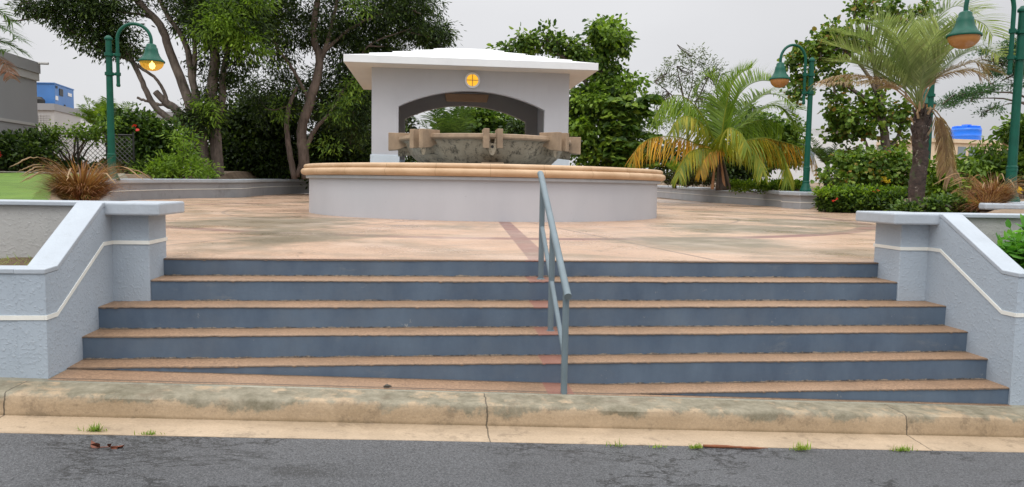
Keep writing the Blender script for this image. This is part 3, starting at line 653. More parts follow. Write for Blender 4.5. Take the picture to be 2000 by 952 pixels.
# roof: deep eaves, tiers stepping in
ex0, ex1, ey0, ey1 = -2.32, 4.56, 20.25, 26.15
m = MB(); m.box((ex0, ey0, 3.80), (ex1, ey1, 4.0)); rf = m.build('roof', 'fascia', t, bevel=.008)
m = MB(); m.add([(ex0+.02, ey0+.02, 3.797), (ex1-.02, ey0+.02, 3.797), (ex1-.02, ey1-.02, 3.797), (ex0+.02, ey1-.02, 3.797)], [(0, 1, 2, 3)]); m.build('soffit', 'soffit', rf)
ins = [.0, .62, 1.22, 1.80, 2.38]; z = 4.0
for k in range(5):
    i0 = ins[k]+(.03 if k == 0 else 0); i1 = ins[k+1]+.02 if k < 4 else 2.88
    rise = .178 if k < 4 else .165; z0_ = z; st_ = .03 if k else .002; m = MB()
    a = [(ex0+i0, ey0+i0), (ex1-i0, ey0+i0), (ex1-i0, ey1-i0), (ex0+i0, ey1-i0)]; b = [(ex0+i1, ey0+i1), (ex1-i1, ey0+i1), (ex1-i1, ey1-i1), (ex0+i1, ey1-i1)]
    V = [(*p, z0_-.02) for p in a]+[(*p, z0_+st_) for p in a]+[(*p, z0_+st_+rise-.045) for p in b]
    m.add(V, [(i, (i+1) % 4, 4+(i+1) % 4, 4+i) for i in range(4)]+[(4+i, 4+(i+1) % 4, 8+(i+1) % 4, 8+i) for i in range(4)]+[(8, 9, 10, 11)])
    m.build('roof_tier', 'roof', rf); z = z0_+st_+rise-.045
# round lit lamp over the arch
lm = thing('round_wall_lamp', 'round lit yellow wall lamp with cross guard above the pavilion arch', 'wall lamp', (1.14, PF, 3.52))
def disc(m, r0, r1, y0, y1, c=(1.14, 3.52), n=40):
    V = []
    for i in range(n):
        a = 2*math.pi*i/n; V += [(c[0]+r*math.cos(a), y, c[1]+r*math.sin(a)) for r, y in ((r1, y0), (r1, y1), (r0, y1), (r0, y0))]
    m.add(V, [(i*4+j, ((i+1) % n)*4+j, ((i+1) % n)*4+(j+1) % 4, i*4+(j+1) % 4) for i in range(n) for j in range(4)]); return m
disc(MB(), .165, .215, PF-.002, PF-.075).build('ring', 'fascia', lm, smooth=True)
disc(MB(), .002, .163, PF-.002, PF-.05).build('lens', 'lit_lens', lm, smooth=True)
m = MB(); m.box((.975, PF-.078, 3.512), (1.305, PF-.06, 3.528)); m.box((1.132, PF-.0785, 3.36), (1.148, PF-.0605, 3.68)); m.build('guard', 'block', lm)
fx = thing('ceiling_light', 'long tan unlit light fixture inside the top of the pavilion arch', 'light fixture', (1.12, 25.0, 3.5))
m = MB(); m.prism([(.45, 25.17, 3.38), (.48, 24.95, 3.33), (1.86, 24.95, 3.33), (1.89, 25.17, 3.38)], (0, 0, .005))
m = MB(); V = [(.44, 25.17, 3.62), (1.92, 25.17, 3.62), (1.92, 24.95, 3.62), (.44, 24.95, 3.62), (.50, 25.17, 3.37), (1.86, 25.17, 3.37), (1.86, 25.0, 3.37), (.50, 25.0, 3.37)]
m.add(V, [(0, 1, 2, 3), (4, 5, 6, 7), (0, 1, 5, 4), (1, 2, 6, 5), (2, 3, 7, 6), (3, 0, 4, 7)]); m.build('diffuser', 'fixture', fx, bevel=.02)
m = MB(); m.box((.42, 24.93, 3.62), (1.94, 25.175, 3.66)); m.build('housing', 'pav_in', fx)

# ---------------------------------------------------------------- low planter walls round the plaza
def lowwall(label, path, z0, z1, endpier, side):
    """path of the front (plaza side) foot; side=+1: wall body lies left of travel"""
    L = len(path); c = np.cumsum([0]+[math.dist(path[i][:2], path[i+1][:2]) for i in range(L-1)]); zo = list((z1-z0)*c/c[-1])
    t = thing('low_wall', label, 'garden wall', (*path[0][:2], 0)); s = side
    m = MB(); V = [(0, -.1-z0), (0, -.14), (s*.30, -.14), (s*.30, -.1-z0)]
    m.sweep(path, V, [z0+q for q in zo]); m.build('wall', 'farwall' if side > 0 else 'farwall_right', t, smooth=True)
    m = MB(); m.sweep(path, [(-s*.07, -.11), (-s*.075, -.02), (-s*.055, 0), (s*.40, 0), (s*.42, -.02), (s*.42, -.11), (s*.30, -.139), (0, -.139)], [z0+q for q in zo]); m.build('coping', 'coping', t, smooth=True)
    m = MB(); m.sweep(path, [(-s*.014, -.345), (-s*.014, -.325), (s*.01, -.325), (s*.01, -.345)], [z0+q for q in zo]); m.build('band', 'stripe', t)
    return t
rp = smoothpath([(*at(1556, 400, 23.9)[:2], 0), (*at(1480, 400, 27)[:2], 0), (*at(1394, 400, 31)[:2], 0), (*at(1340, 400, 35)[:2], 0), (*at(1287, 400, 40)[:2], 0), (*at(1250, 400, 42)[:2], 0)], 6)
rw = lowwall('low curved white-capped wall on the right, behind the coconut palm side of the plaza', rp, .56, .74, True, -1)
px0, px1 = at(1557, 400, 23.1)[0], at(1607, 400, 22.8)[0]
m = MB(); m.box((px0, 22.9, -.1), (px1, 24.2, .425)); m.build('end_pier', 'farwall_right', rw, bevel=.01)
m = MB(); m.box((px0-.1, 22.78, .428), (px1+.08, 24.25, .565)); m.build('end_cap', 'coping', rw, bevel=.03)
m = MB(); m.box((px0-.012, 22.888, .2), (px1+.012, 24.22, .225)); m.build('end_band', 'stripe', rw)
lp = smoothpath([(*at(214, 380, 20.6)[:2], 0), (*at(260, 380, 22.2)[:2], 0), (*at(355, 380, 25)[:2], 0), (*at(430, 380, 26.6)[:2], 0), (*at(478, 380, 28.2)[:2], 0), (*at(500, 380, 31)[:2], 0), (*at(545, 380, 34.5)[:2], 0), (*at(605, 380, 38)[:2], 0), (*at(720, 380, 42)[:2], 0)], 6)
lowwall('low curved white-capped wall on the left, between the lit lamp post and the fountain', lp, .60, .76, False, 1)
# raised end block the near lamp stands on
t = thing('lamp_plinth_wall', 'thick white-capped wall end under the tall lamp post at the right edge', 'garden wall', (10.6, 13, 0))
fp_ = [at(1912, 400, 12.2), at(1925, 400, 12.0), at(2250, 400, 12.0), at(2250, 400, 15.9), at(1925, 400, 15.9), at(1910, 400, 15.2)]
fw_ = [at(1928, 400, 12.3), at(2250, 400, 12.3), at(2250, 400, 15.7), at(1934, 400, 15.7)]
m = MB(); m.prism([(p[0], p[1], -.1) for p in fw_], (0, 0, .43)); m.build('wall', 'farwall_right', t, bevel=.02)
m = MB(); m.prism([(p[0], p[1], .335) for p in fp_], (0, 0, .115)); m.build('coping', 'coping', t, bevel=.03)

# ---------------------------------------------------------------- lamp posts
def lamp_post(base, label, az=math.pi, hs=1.0, lit=False, reach=1.0, group='green lamp posts around the plaza'):
    bx_, by_, bz = base; t = thing('lamp_post', label, 'lamp post', base, group); g = 'green'
    ca, sa = math.cos(az), math.sin(az)
    P = lambda r, z: (bx_+r*ca, by_+r*sa, bz+z*hs)
    m = MB(); m.lathe([(.02, 0), (.19, 0), (.195, .03*hs), (.175, .07*hs), (.125, .22*hs), (.108, .27*hs), (.118, .29*hs), (.118, .32*hs), (.102, .34*hs)], (bx_, by_), 28, flute=.05)
    for i in range(len(m.v)): m.v[i] = (m.v[i][0], m.v[i][1], m.v[i][2]+bz)
    m.build('base', g, t, smooth=True)
    m = MB(); m.lathe([(.100, .34), (.104, .36), (.104, .66), (.113, .67), (.113, .71), (.104, .72), (.112, .74), (.112, .77), (.094, .79), (.088, 1.6), (.080, 3.0), (.076, 4.12)], (bx_, by_), 28, flute=.045)
    m.v = [(a, b, bz+c*hs) for a, b, c in m.v]; m.build('shaft', g, t, smooth=True)
    m = MB(); m.lathe([(.10, 4.10), (.105, 4.13), (.10, 4.16), (.07, 4.19), (.05, 4.22), (.001, 4.235)], (bx_, by_), 20); m.v = [(a, b, bz+c*hs) for a, b, c in m.v]; m.build('finial', g, t, smooth=True)
    arm = [P(.22, 2.80), P(.22, 3.2), P(.22, 4.05)]+[P(.22+.43*reach*(1-math.cos(a)), 4.12+.47*reach*math.sin(a)) for a in np.linspace(.1, math.pi-.05, 16)]+[P(.22+.86*reach, 3.98)]
    m = MB(); m.tube(arm, .045, 12); ar = m.build('arm', g, t, smooth=True)
    m = MB(); m.lathe([(.001, 2.745), (.035, 2.75), (.052, 2.78), (.052, 2.82), (.045, 2.84)], P(.22, 0)[:2], 14); m.v = [(a, b, bz+c*hs) for a, b, c in m.v]; m.build('arm_cap', g, ar, smooth=True)
    for z in (3.12, 3.68):
        m = MB(); m.tube([P(.05, z), P(.25, z)], .036, 10); br_ = m.build('bracket', g, t, smooth=True)
        m = MB()
        for c, r in ((0, .112), (.22, .068)): m.lathe([(r-.03, z-.05), (r, z-.045), (r, z+.045), (r-.03, z+.05)], P(c, 0)[:2], 20)
        m.v = [(a, b, bz+c*hs) for a, b, c in m.v]; m.build('collar', g, br_, smooth=True)
    c = P(.22+.86*reach, 0)[:2]
    m = MB(); m.lathe([(.05, 3.92), (.10, 3.90), (.125, 3.87), (.13, 3.80), (.155, 3.78), (.165, 3.70), (.19, 3.60), (.25, 3.49), (.325, 3.42), (.332, 3.39), (.325, 3.375), (.29, 3.38), (.24, 3.46), (.15, 3.6), (.12, 3.75)], c, 40)
    m.v = [(a, b, bz+(cc+.12)*hs) for a, b, cc in m.v]; sh = m.build('shade', g, t, smooth='all')
    m = MB(); m.lathe([(.30, 3.385)]+[(.298*math.cos(a), 3.375-.25*math.sin(a)) for a in np.linspace(.05, math.pi/2-.01, 12)], c, 40)
    m.v = [(a, b, bz+(cc+.12)*hs) for a, b, cc in m.v]; m.build('globe', 'litglobe' if lit else 'globe', sh, smooth='all')
    if lit:
        m = MB(); m.lathe([(.001, 3.42)]+[(.075*math.sin(a), 3.27+.10*math.cos(a)) for a in np.linspace(.3, math.pi, 9)], (c[0]+.02, c[1]-.03), 16)
        m.v = [(a, b, bz+(cc+.12)*hs) for a, b, cc in m.v]; m.build('bulb', 'bulb', sh, smooth=True)
    return t
lb = at(219, 350, 21); lamp_post((lb[0], lb[1]+.0, .56), 'green lamp post with its amber lamp lit, before the left tree', 0.0, .905, True)
mb_ = at(1578, 372, 23.3); lamp_post((mb_[0], mb_[1]+.15, .566), 'green lamp post with unlit lamp on the low wall end beside the coconut palm', math.pi, 1.04)
nb = at(1972, 392, 14.5); lamp_post((nb[0], nb[1], .452), 'nearest green lamp post at the right edge, its top out of frame', math.pi*1.02, .965, reach=1.32)
xb = at(1805, 413, 21); lamp_post((xb[0], xb[1], .1), 'green lamp post half hidden behind the dark palm trunk', math.pi*.35, .93)
kb = at(904, 330, 44); lamp_post((kb[0], kb[1], .2), 'distant green lamp post seen through the pavilion arch', math.pi*.5, 1.05)

# ================================================================ PLANTS
def tree(name, label, cat, base, limbs, clumps, leafm, kind='long', size=.13, per=26, tw=.35, droop=.4, shell=.5, barkm='bark', group=None, twigs=0, extra=None, crownname='crown'):
    t = thing(name, label, cat, base, group)
    for i, (p, r) in enumerate(limbs):
        m = MB(); m.tube(smoothpath(p, 6, .012), r, 10 if r[0] > .1 else 6); m.build('trunk' if i == 0 else 'limb', barkm, t, smooth='all')
    if twigs:                                          # fine branchlets reaching into the crown
        m = MB()
        for c, r, n in clumps:
            c = np.array(c); near = min((q for p, _ in limbs for q in p), key=lambda q: np.linalg.norm(np.array(q)-c))
            for _ in range(twigs):
                d = rng.normal(size=3); d /= np.linalg.norm(d); e_ = c+d*np.array(r)*.9; mid = (np.array(near)+c)/2+rng.normal(size=3)*.25
                m.tube(smoothpath([near, mid, c+rng.normal(size=3)*np.array(r)*.2, e_], 3, .02), [.035, .008], 4, cap=False)
        o = m.build('branchlets', barkm, t)
        o['kind'] = 'stuff'
    P, D, Sz = cloud(clumps, per, tw, size, droop, shell)
    leaf_mesh(crownname, leafm, P, D, Sz, kind, t)
    if extra:
        for (lm_, cl, nm, kd, sz, pr_) in extra:
            P, D, Sz = cloud(cl, pr_, tw, sz, droop, shell); leaf_mesh(nm, lm_, P, D, Sz, kd, t)
    return t
# --- the big many-limbed tree on the left
AX = at(345, 100, 31)[0]
Y = 31
pp = lambda *a: pxpath(a, Y)
A = at(405, 338, Y)
limbs = [(pp((402, 345), (393, 300), (378, 240), (366, 190), (337, 115), (312, 50), (262, -5), (225, -60)), [.36, .26, .24, .2, .17, .15, .12, .05]),
         (pp((426, 345), (423, 300), (419, 240), (414, 180), (420, 105), (407, 31), (395, -50)), [.25, .23, .22, .2, .18, .15, .08]),
         (pp((398, 320), (385, 262), (366, 245), (332, 232), (300, 205), (274, 152), (252, 108), (236, 98)), [.22, .16, .14, .13, .12, .1, .09, .08]),
         (pp((236, 98), (198, 95), (152, 66), (110, 42), (75, 34), (40, 40), (5, 42)), [.08, .06, .055, .045, .04, .03, .015]),
         (pp((152, 66), (120, 30), (70, 8), (20, -5)), [.045, .04, .03, .02]),
         (pp((390, 290), (372, 250), (345, 215), (322, 198), (304, 180)), [.2, .2, .17, .14, .13]),
         (pp((350, 218), (318, 206), (292, 200), (268, 191)), [.08, .06, .055, .05]),
         (pp((330, 205), (318, 175), (300, 150), (255, 120), (205, 88), (160, 30), (120, -20)), [.09, .07, .06, .06, .05, .04, .03]),
         (pp((400, 310), (389, 226), (374, 147), (362, 84), (327, 30), (300, -30)), [.2, .16, .13, .11, .09, .06]),
         (pp((418, 250), (434, 200), (435, 150), (448, 85), (462, 20), (470, -40)), [.15, .14, .12, .1, .08, .06]),
         (pp((412, 95), (391, 60), (388, 20), (380, -40)), [.12, .1, .09, .07]),
         (pp((388, 240), (378, 170), (380, 90), (365, 20), (350, -40)), [.13, .1, .09, .07, .05]),
         (pp((325, 60), (280, 30), (200, 20), (150, -10)), [.06, .05, .04, .03])]
cl = [clump(x, y, rx, ry, Y+dy, d, n) for x, y, rx, ry, dy, d, n in
      [(165, 15, 70, 30, 0, 1.2, 60), (215, 50, 40, 30, 0, .9, 34), (180, 70, 45, 22, 0, .8, 28), (200, 5, 80, 25, 0, 1, 40), (50, 18, 20, 14, 0, .5, 10), (262, 100, 22, 14, 0, .5, 10), (110, 0, 40, 12, 0, .6, 16), (95, 22, 22, 14, 0, .5, 12), (215, 95, 40, 16, 0, .6, 18), (140, 45, 40, 18, 0, .6, 18), (520, 20, 50, 60, .5, 1.5, 40),
       (400, 15, 80, 55, 0, 1.5, 75), (365, 25, 34, 40, .5, 1., 18), (455, 40, 75, 65, -1, 2, 90), (460, 130, 40, 50, .5, 1.2, 26), (420, 190, 30, 50, .5, 1.2, 26), (400, 130, 22, 40, .6, .8, 6), (235, 85, 20, 16, 0, .4, 10),
       (400, -90, 260, 80, 0, 4, 240), (180, -60, 160, 50, 0, 3, 110), (395, 235, 24, 26, -.5, .8, 18), (365, 225, 18, 20, -.5, .6, 9)]]
br_ = [clump(x, y, rx, ry, Y+dy, d, n) for x, y, rx, ry, dy, d, n in [(440, 45, 45, 42, -2.2, .9, 34), (480, 90, 40, 30, -2, .8, 18), (480, 0, 60, 25, -2, .8, 24), (405, 65, 25, 35, -1.6, .6, 12), (400, 215, 20, 30, -1.2, .5, 7)]]
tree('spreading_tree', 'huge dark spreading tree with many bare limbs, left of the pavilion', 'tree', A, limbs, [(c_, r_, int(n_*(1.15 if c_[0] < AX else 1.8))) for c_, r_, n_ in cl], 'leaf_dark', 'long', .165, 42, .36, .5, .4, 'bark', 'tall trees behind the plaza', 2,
     [('leaf_lime', br_, 'sunlit_tint_foliage', 'long', .18, 34)])  # lime leaves carry the crown's lit highlights in their colour
# --- second tree
Y = 33; B = at(596, 342, Y)
limbs = [(pp((600, 350), (592, 300), (590, 250), (606, 200), (624, 122), (612, 68), (620, 0), (628, -60)), [.24, .23, .21, .2, .17, .14, .12, .08]),
         (pp((624, 125), (640, 80), (652, 30), (668, -40)), [.12, .09, .07, .05]),
         (pp((575, 350), (564, 290), (560, 240), (566, 205), (580, 170)), [.13, .12, .1, .09, .05]),
         (pp((580, 345), (606, 270), (625, 242), (645, 220), (670, 180)), [.11, .1, .08, .07, .04]),
         (pp((606, 200), (575, 140), (540, 90), (510, 30)), [.08, .07, .05, .03]), (pp((624, 110), (680, 60), (740, 30), (800, 20)), [.08, .06, .05, .03]), (pp((660, 190), (690, 150), (720, 90), (790, 60)), [.06, .05, .04, .02])]
cl = [clump(x, y, rx, ry, Y+dy, d, n) for x, y, rx, ry, dy, d, n in
      [(560, 60, 50, 60, 1, 1.5, 45), (650, 50, 80, 60, 1, 2, 95), (760, 35, 75, 45, 1, 2, 85), (835, 65, 50, 28, .5, 1.2, 42), (860, 70, 28, 18, .3, .6, 12), (800, 10, 60, 30, .5, 1.5, 42), (700, 130, 55, 60, 1, 1.8, 75), (640, 190, 60, 60, 2, 1.8, 60), (560, 180, 45, 60, 2, 1.5, 42), (505, 190, 36, 45, 2, 1.2, 20), (530, 110, 40, 36, 2, 1.2, 7),
       (695, 230, 35, 60, 0, 1, 50), (650, -90, 220, 70, 0, 4, 220), (740, 90, 50, 30, 1, 1.2, 38)]]
br_ = [clump(x, y, rx, ry, Y+dy, d, n) for x, y, rx, ry, dy, d, n in [(690, 175, 30, 30, -1.5, .6, 14), (665, 215, 25, 25, -1.5, .5, 9), (530, 60, 20, 50, -1.5, .6, 10), (700, 15, 25, 20, -2, .6, 9), (650, 285, 25, 14, -1.2, .5, 6), (545, 210, 20, 26, -1, .5, 6)]]
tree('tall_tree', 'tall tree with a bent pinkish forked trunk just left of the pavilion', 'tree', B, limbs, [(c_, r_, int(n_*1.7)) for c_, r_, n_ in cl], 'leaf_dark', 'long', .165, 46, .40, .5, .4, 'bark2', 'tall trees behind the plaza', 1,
     [('leaf_mid', br_, 'sunlit_tint_foliage', 'long', .17, 30)])  # paler front leaves: their sunlit look is put into the colour
# --- dark understorey behind the two trees
def shrub(name, label, base, clumps, leafm, kind='oval', size=.13, per=30, tw=.3, droop=.3, shell=.45, stems=7, group=None, cat='shrub', extra=None, barkm='twig'):
    limbs = []
    b = np.array(base)
    for i in range(stems):
        c, r, n = clumps[i % len(clumps)]; e_ = np.array(c)+rng.normal(size=3)*np.array(r)*.45
        s0 = b+np.array([rng.normal()*.12, rng.normal()*.12, 0])
        if abs(c[0]-b[0]) > 1.5: s0 = np.array([c[0]+rng.normal()*.3, c[1], b[2]])
        limbs.append(([s0, (s0+e_)/2+rng.normal(size=3)*.08, e_], [.035, .012]))
    t = thing(name, label, cat, base, group); m = MB()
    for p, r in limbs: m.tube(smoothpath(p, 4, .01), r, 5)
    m.build('stems', barkm, t)['kind'] = 'stuff'
    P, D, Sz = cloud(clumps, per, tw, size, droop, shell); leaf_mesh('foliage', leafm, P, D, Sz, kind, t)
    if extra:
        for (lm_, cl_, nm, kd, sz, pr_) in extra:
            P, D, Sz = cloud(cl_, pr_, .12 if 'flower' not in nm else .03, sz, .1, .6); leaf_mesh(nm, lm_, P, D, Sz, kd, t)
    return t
G2 = 'dark undergrowth behind the left trees'
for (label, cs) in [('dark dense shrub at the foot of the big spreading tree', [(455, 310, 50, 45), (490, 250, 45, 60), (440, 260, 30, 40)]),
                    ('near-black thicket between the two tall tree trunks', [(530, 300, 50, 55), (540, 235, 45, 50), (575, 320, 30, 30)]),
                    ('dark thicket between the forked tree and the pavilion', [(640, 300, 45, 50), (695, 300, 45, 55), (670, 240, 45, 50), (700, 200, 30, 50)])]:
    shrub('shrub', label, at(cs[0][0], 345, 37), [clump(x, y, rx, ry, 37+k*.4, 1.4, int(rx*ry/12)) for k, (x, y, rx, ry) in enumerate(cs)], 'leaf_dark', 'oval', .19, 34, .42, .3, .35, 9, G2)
# --- left side
Y = 26
shrub('clipped_hedge', 'dark green hedge in front of the big grey building, far left', at(20, 338, 25.5), [clump(x, 300, 32, 36, 25.6, .7, 150) for x in (-60, -15, 28, 66)], 'leaf_dark', 'oval', .13, 26, .2, .1, .55, 16, None, 'hedge', [('flower_red', [clump(2, 303, 4, 3, 24.8, .05, 2)], 'flower', 'round', .07, 3)])
shrub('hibiscus_bush', 'leafy bush with a red flower behind the left lamp post', at(250, 335, 28), [clump(x, y, rx, ry, 28+dy, .8, n) for x, y, rx, ry, dy, n in [(265, 255, 50, 30, 0, 110), (300, 280, 45, 45, .3, 130), (246, 250, 16, 22, 0, 30), (345, 285, 30, 45, .4, 80), (262, 312, 40, 26, .4, 70), (222, 240, 16, 14, .3, 14)]], 'leaf_hedge', 'oval', .16, 26, .28, .3, .5, 12, None, 'bush', [('flower_red', [clump(265, 249, 4, 4, 27.0, .05, 2)], 'flower', 'round', .10, 2)])
shrub('trailing_vine', 'pale leafy vine growing through the chain-link fence', at(150, 330, 27), [clump(x, y, rx, ry, 26.2, .3, n) for x, y, rx, ry, n in [(98, 262, 20, 14, 20), (150, 258, 45, 8, 22), (192, 262, 20, 14, 16), (106, 282, 12, 12, 7), (215, 240, 25, 12, 12)]], 'leaf_mid', 'oval', .10, 22, .22, .3, .5, 10, None, 'vine')
shrub('light_green_bush', 'loose light green bush behind the left low wall, before the big trunk', at(340, 348, 27.2), [clump(x, y, rx, ry, 26.6, .7, n) for x, y, rx, ry, n in [(306, 334, 34, 12, 40), (340, 326, 30, 16, 44), (380, 328, 24, 14, 30), (362, 298, 15, 18, 18), (358, 272, 9, 14, 10), (400, 335, 20, 10, 20)]], 'leaf_lime', 'long', .17, 14, .26, .1, .6, 12, None, 'bush')
shrub('low_shrub', 'low dark shrubs along the foot of the fence behind the lawn', at(120, 338, 26.5), [clump(x, 328, 30, 9, 26.7, .3, 30) for x in (110, 160, 215, 270)][:4], 'leaf_dark', 'oval', .12, 20, .2, .2, .5, 8)
# chain-link fence
Yf = 27.0; fa, fb = at(86, 335, Yf), at(262, 335, Yf)
t = thing('chain_link_fence', 'chain-link fence with dark rails behind the lawn, overgrown with vine', 'fence', (fa[0], Yf, fa[2]))
z0, z1 = at(150, 335, Yf)[2], at(150, 262, Yf)[2]
m = MB()
for i in range(-12, 46):
    for s in (-1, 1):
        x0 = fa[0]+i*.10*1.6; h = z1-z0; xa, xb = x0, x0+s*h
        for q in range(1):
            a_, b_ = np.array([xa, Yf+s*.004, z0]), np.array([xb, Yf+s*.004, z1])
            # clip to the panel
            lo, hi = fa[0], fb[0]
            def clip(p, q_): 
                if p[0] < lo: p = p+(q_-p)*(lo-p[0])/(q_[0]-p[0])
                if p[0] > hi: p = p+(q_-p)*(hi-p[0])/(q_[0]-p[0])
                return p
            if (a_[0] < lo and b_[0] < lo) or (a_[0] > hi and b_[0] > hi): continue
            a2, b2 = clip(a_, b_), clip(b_, a_); m.tube([a2, b2], .011, 4, cap=False)
m.build('wire_mesh', 'wire', t)
for z in (z0+.03, z1): m = MB(); m.tube([(fa[0], Yf, z), (fb[0], Yf, z)], .03, 8); m.build('rail', 'dark', t)
for x in (fa[0], fa[0]*.62+fb[0]*.38, fa[0]*.3+fb[0]*.7, fb[0]): m = MB(); m.tube([(x, Yf, z0-.4), (x, Yf, z1+.1)], .035, 8); m.build('post', 'dark', t)

# ---------------------------------------------------------------- palm fronds
def frond(t, path, mat, n=46, ll=.6, lw=.03, hang=.5, upv=(0, 0, 1), rr=.018, lift=.35, name='frond', rmat=None, sweep_=.55, jit=.12, u0=.16, down=0.):
    """feather frond along a 3-D path: rachis tube + folded leaflets both sides"""
    P = np.array(smoothpath(path, 8)); L = len(P); seg = np.concatenate([[0], np.cumsum(np.linalg.norm(np.diff(P, axis=0), axis=1))]); tot = seg[-1]
    m = MB(); m.tube(list(P), [rr, rr*.55, rr*.2], 6)
    V, Fq = [], []; up = np.array(upv, float)
    for i in range(n):
        u = u0+(.99-u0)*(i+.5)/n; d_ = u*tot; k = min(L-2, int(np.searchsorted(seg, d_)-1)); f_ = (d_-seg[k])/(seg[k+1]-seg[k]+1e-9)
        p = P[k]*(1-f_)+P[k+1]*f_; T = P[min(k+2, L-1)]-P[max(k-1, 0)]; T /= np.linalg.norm(T)
        sd_ = np.cross(T, up); 
        if np.linalg.norm(sd_) < .15: sd_ = np.cross(T, np.array([0, 1., .2]))
        sd_ /= np.linalg.norm(sd_); nn = np.cross(sd_, T)
        ln = ll*(math.sin(math.pi*min(1, (max(0, u-u0+.1)*.82+.12)))**.6)*(.9+.2*rng.random())
        for s in (-1, 1):
            d = s*sd_*(1-.45*min(1, down))+T*sweep_+nn*lift+np.array([0, 0, -down])+rng.normal(size=3)*jit; d /= np.linalg.norm(d)
            q = p.copy(); wv = np.cross(d, nn); wv /= np.linalg.norm(wv)+1e-9; pts = []
            for j in range(5):
                w_ = lw*(.45, 1, .9, .6, .06)[j]; pts += [q+wv*w_*.5, q-wv*w_*.5]
                d = d+np.array([0, 0, -hang*.42*(j+.6)*.5]); d /= np.linalg.norm(d); q = q+d*ln/4
            o = len(V); V += pts; Fq += [(o+2*j, o+2*j+1, o+2*j+3, o+2*j+2) for j in range(4)]
    m.k = 1; m.add(V, Fq)
    o = m.build(name, [rmat or mat, mat], t, fixn=False); return o
def palm_path(b, tips, Y, dys):              # pixels -> 3-D with a depth offset growing towards the tip
    n = len(tips); return [b]+[at(x, y, Y+dys*((i+1)/n)) for i, (x, y) in enumerate(tips)]
# coconut palm
Y = 26.2; cb = at(1410, 372, Y); cc = at(1408, 312, Y)
t = thing('coconut_palm', 'short coconut palm with orange and green fronds behind the right low wall', 'palm tree', cb)
m = MB(); m.tube(smoothpath([cb, at(1409, 345, Y), cc], 5), [.24, .17, .13], 12); m.build('trunk', 'palmbark', t, smooth='all')
for dx in (-14, -5, 6, 15):
    m = MB(); m.tube(smoothpath([at(1408+dx*1.2, 370, Y-.15), at(1406+dx*.8, 335, Y-.2), at(1405+dx*.2, 298, Y-.1)], 5), [.06, .045, .03], 6); m.build('leaf_sheath', 'twig' if dx % 2 else 'redbark', t, smooth='all')
CF_ = [('frond_orange', [(1394, 290), (1358, 280), (1323, 268), (1280, 268), (1250, 283), (1236, 306)], -1.0, .95, .75, .1),
       ('frond_yellow', [(1392, 296), (1372, 290), (1345, 300), (1330, 325), (1325, 345)], -1.6, .7, .8, .1),
       ('frond_green', [(1394, 270), (1372, 228), (1350, 200), (1323, 186), (1296, 200), (1278, 232)], -.6, 1.0, .7, .15),
       ('frond_green', [(1398, 270), (1380, 232), (1352, 210), (1322, 205), (1290, 212)], .8, .8, .6, .15),
       ('frond_yellow', [(1396, 275), (1375, 245), (1348, 228), (1325, 232), (1312, 255)], -1.4, .7, .7, .1),
       ('frond_green', [(1406, 265), (1404, 220), (1398, 172), (1384, 150), (1369, 160), (1358, 190)], .3, .7, .35, .3),
       ('frond_green', [(1412, 265), (1423, 225), (1440, 190), (1462, 167), (1487, 158), (1512, 160)], .8, .85, .1, .9),
       ('frond_green', [(1410, 265), (1417, 215), (1428, 170), (1445, 145), (1470, 132)], -.4, .7, .15, .6),
       ('frond_green', [(1415, 270), (1435, 235), (1462, 205), (1495, 185), (1530, 190), (1555, 215)], 1.2, .8, .3, .4),
       ('frond_green', [(1420, 275), (1451, 243), (1484, 216), (1514, 206), (1541, 223), (1556, 252)], -.5, .95, .6, .2),
       ('frond_green', [(1418, 278), (1440, 255), (1470, 238), (1505, 235), (1530, 250)], .5, .8, .6, .15),
       ('frond_yellow', [(1423, 290), (1451, 278), (1484, 272), (1516, 284), (1534, 312), (1538, 352)], -1.2, .9, .85, .1),
       ('frond_yellow', [(1420, 292), (1440, 285), (1465, 290), (1482, 310), (1490, 335)], -1.8, .75, .85, .1),
       ('frond_orange', [(1430, 284), (1484, 270), (1523, 276), (1560, 287), (1586, 302), (1598, 330)], -.8, .95, .8, .1),
       ('frond_orange', [(1408, 292), (1390, 295), (1376, 310), (1368, 335)], -1.2, .6, .85, .1),
       ('frond_yellow', [(1412, 285), (1412, 262), (1425, 250), (1448, 262), (1460, 290)], -2.2, .7, .8, .1)]
for mat, pts, dy, ll, hg, lf in CF_:
    lo_ = lf < .2
    frond(t, palm_path(cc, pts, Y, dy), mat, 64 if lo_ else 92, ll*(1.25 if lo_ else 1.3), .046 if lo_ else .042, .35 if lo_ else hg*.7, rr=.032, lift=.1 if lo_ else lf, rmat='frond_yellow', jit=.16 if lo_ else .08, sweep_=.5 if lo_ else .8, down=1.0 if lo_ else 0)
# dark-trunked date palm near right
Y = 15.8; PS = 15.8/12.5; cb = at(1792, 420, Y); cc = at(1797, 215, Y)
t = thing('date_palm', 'silvery-fronded palm with dark mottled trunk near the right planter wall', 'palm tree', cb)
tp = smoothpath([cb, at(1790, 370, Y), at(1797, 320, Y), at(1797, 270, Y), at(1800, 232, Y), cc], 8)
m = MB(); m.tube(tp, [v*PS for v in (.16, .135, .132, .128, .13, .11, .05)], 18); m.v = [tuple(np.array(v)+rng.normal(size=3)*.014) for v in m.v]; m.build('trunk', 'ringbark', t, smooth='all')
for i in range(26):
    a = rng.random()*6.28; h = .55+.42*i/26; p = np.array(tp[int(h*(len(tp)-1))]); d = np.array([math.cos(a), math.sin(a), 0])
    m = MB(); L_ = .13+.16*rng.random(); m.tube([p+d*.14, p+d*.21+np.array([0, 0, L_*.6]), p+d*(.18+.06*rng.random())+np.array([0, 0, L_])], [.035, .025, .010], 5); m.build('old_leaf_stub', ['ringbark', 'frond_dry', 'palmbark', 'ringbark'][i % 4], t)
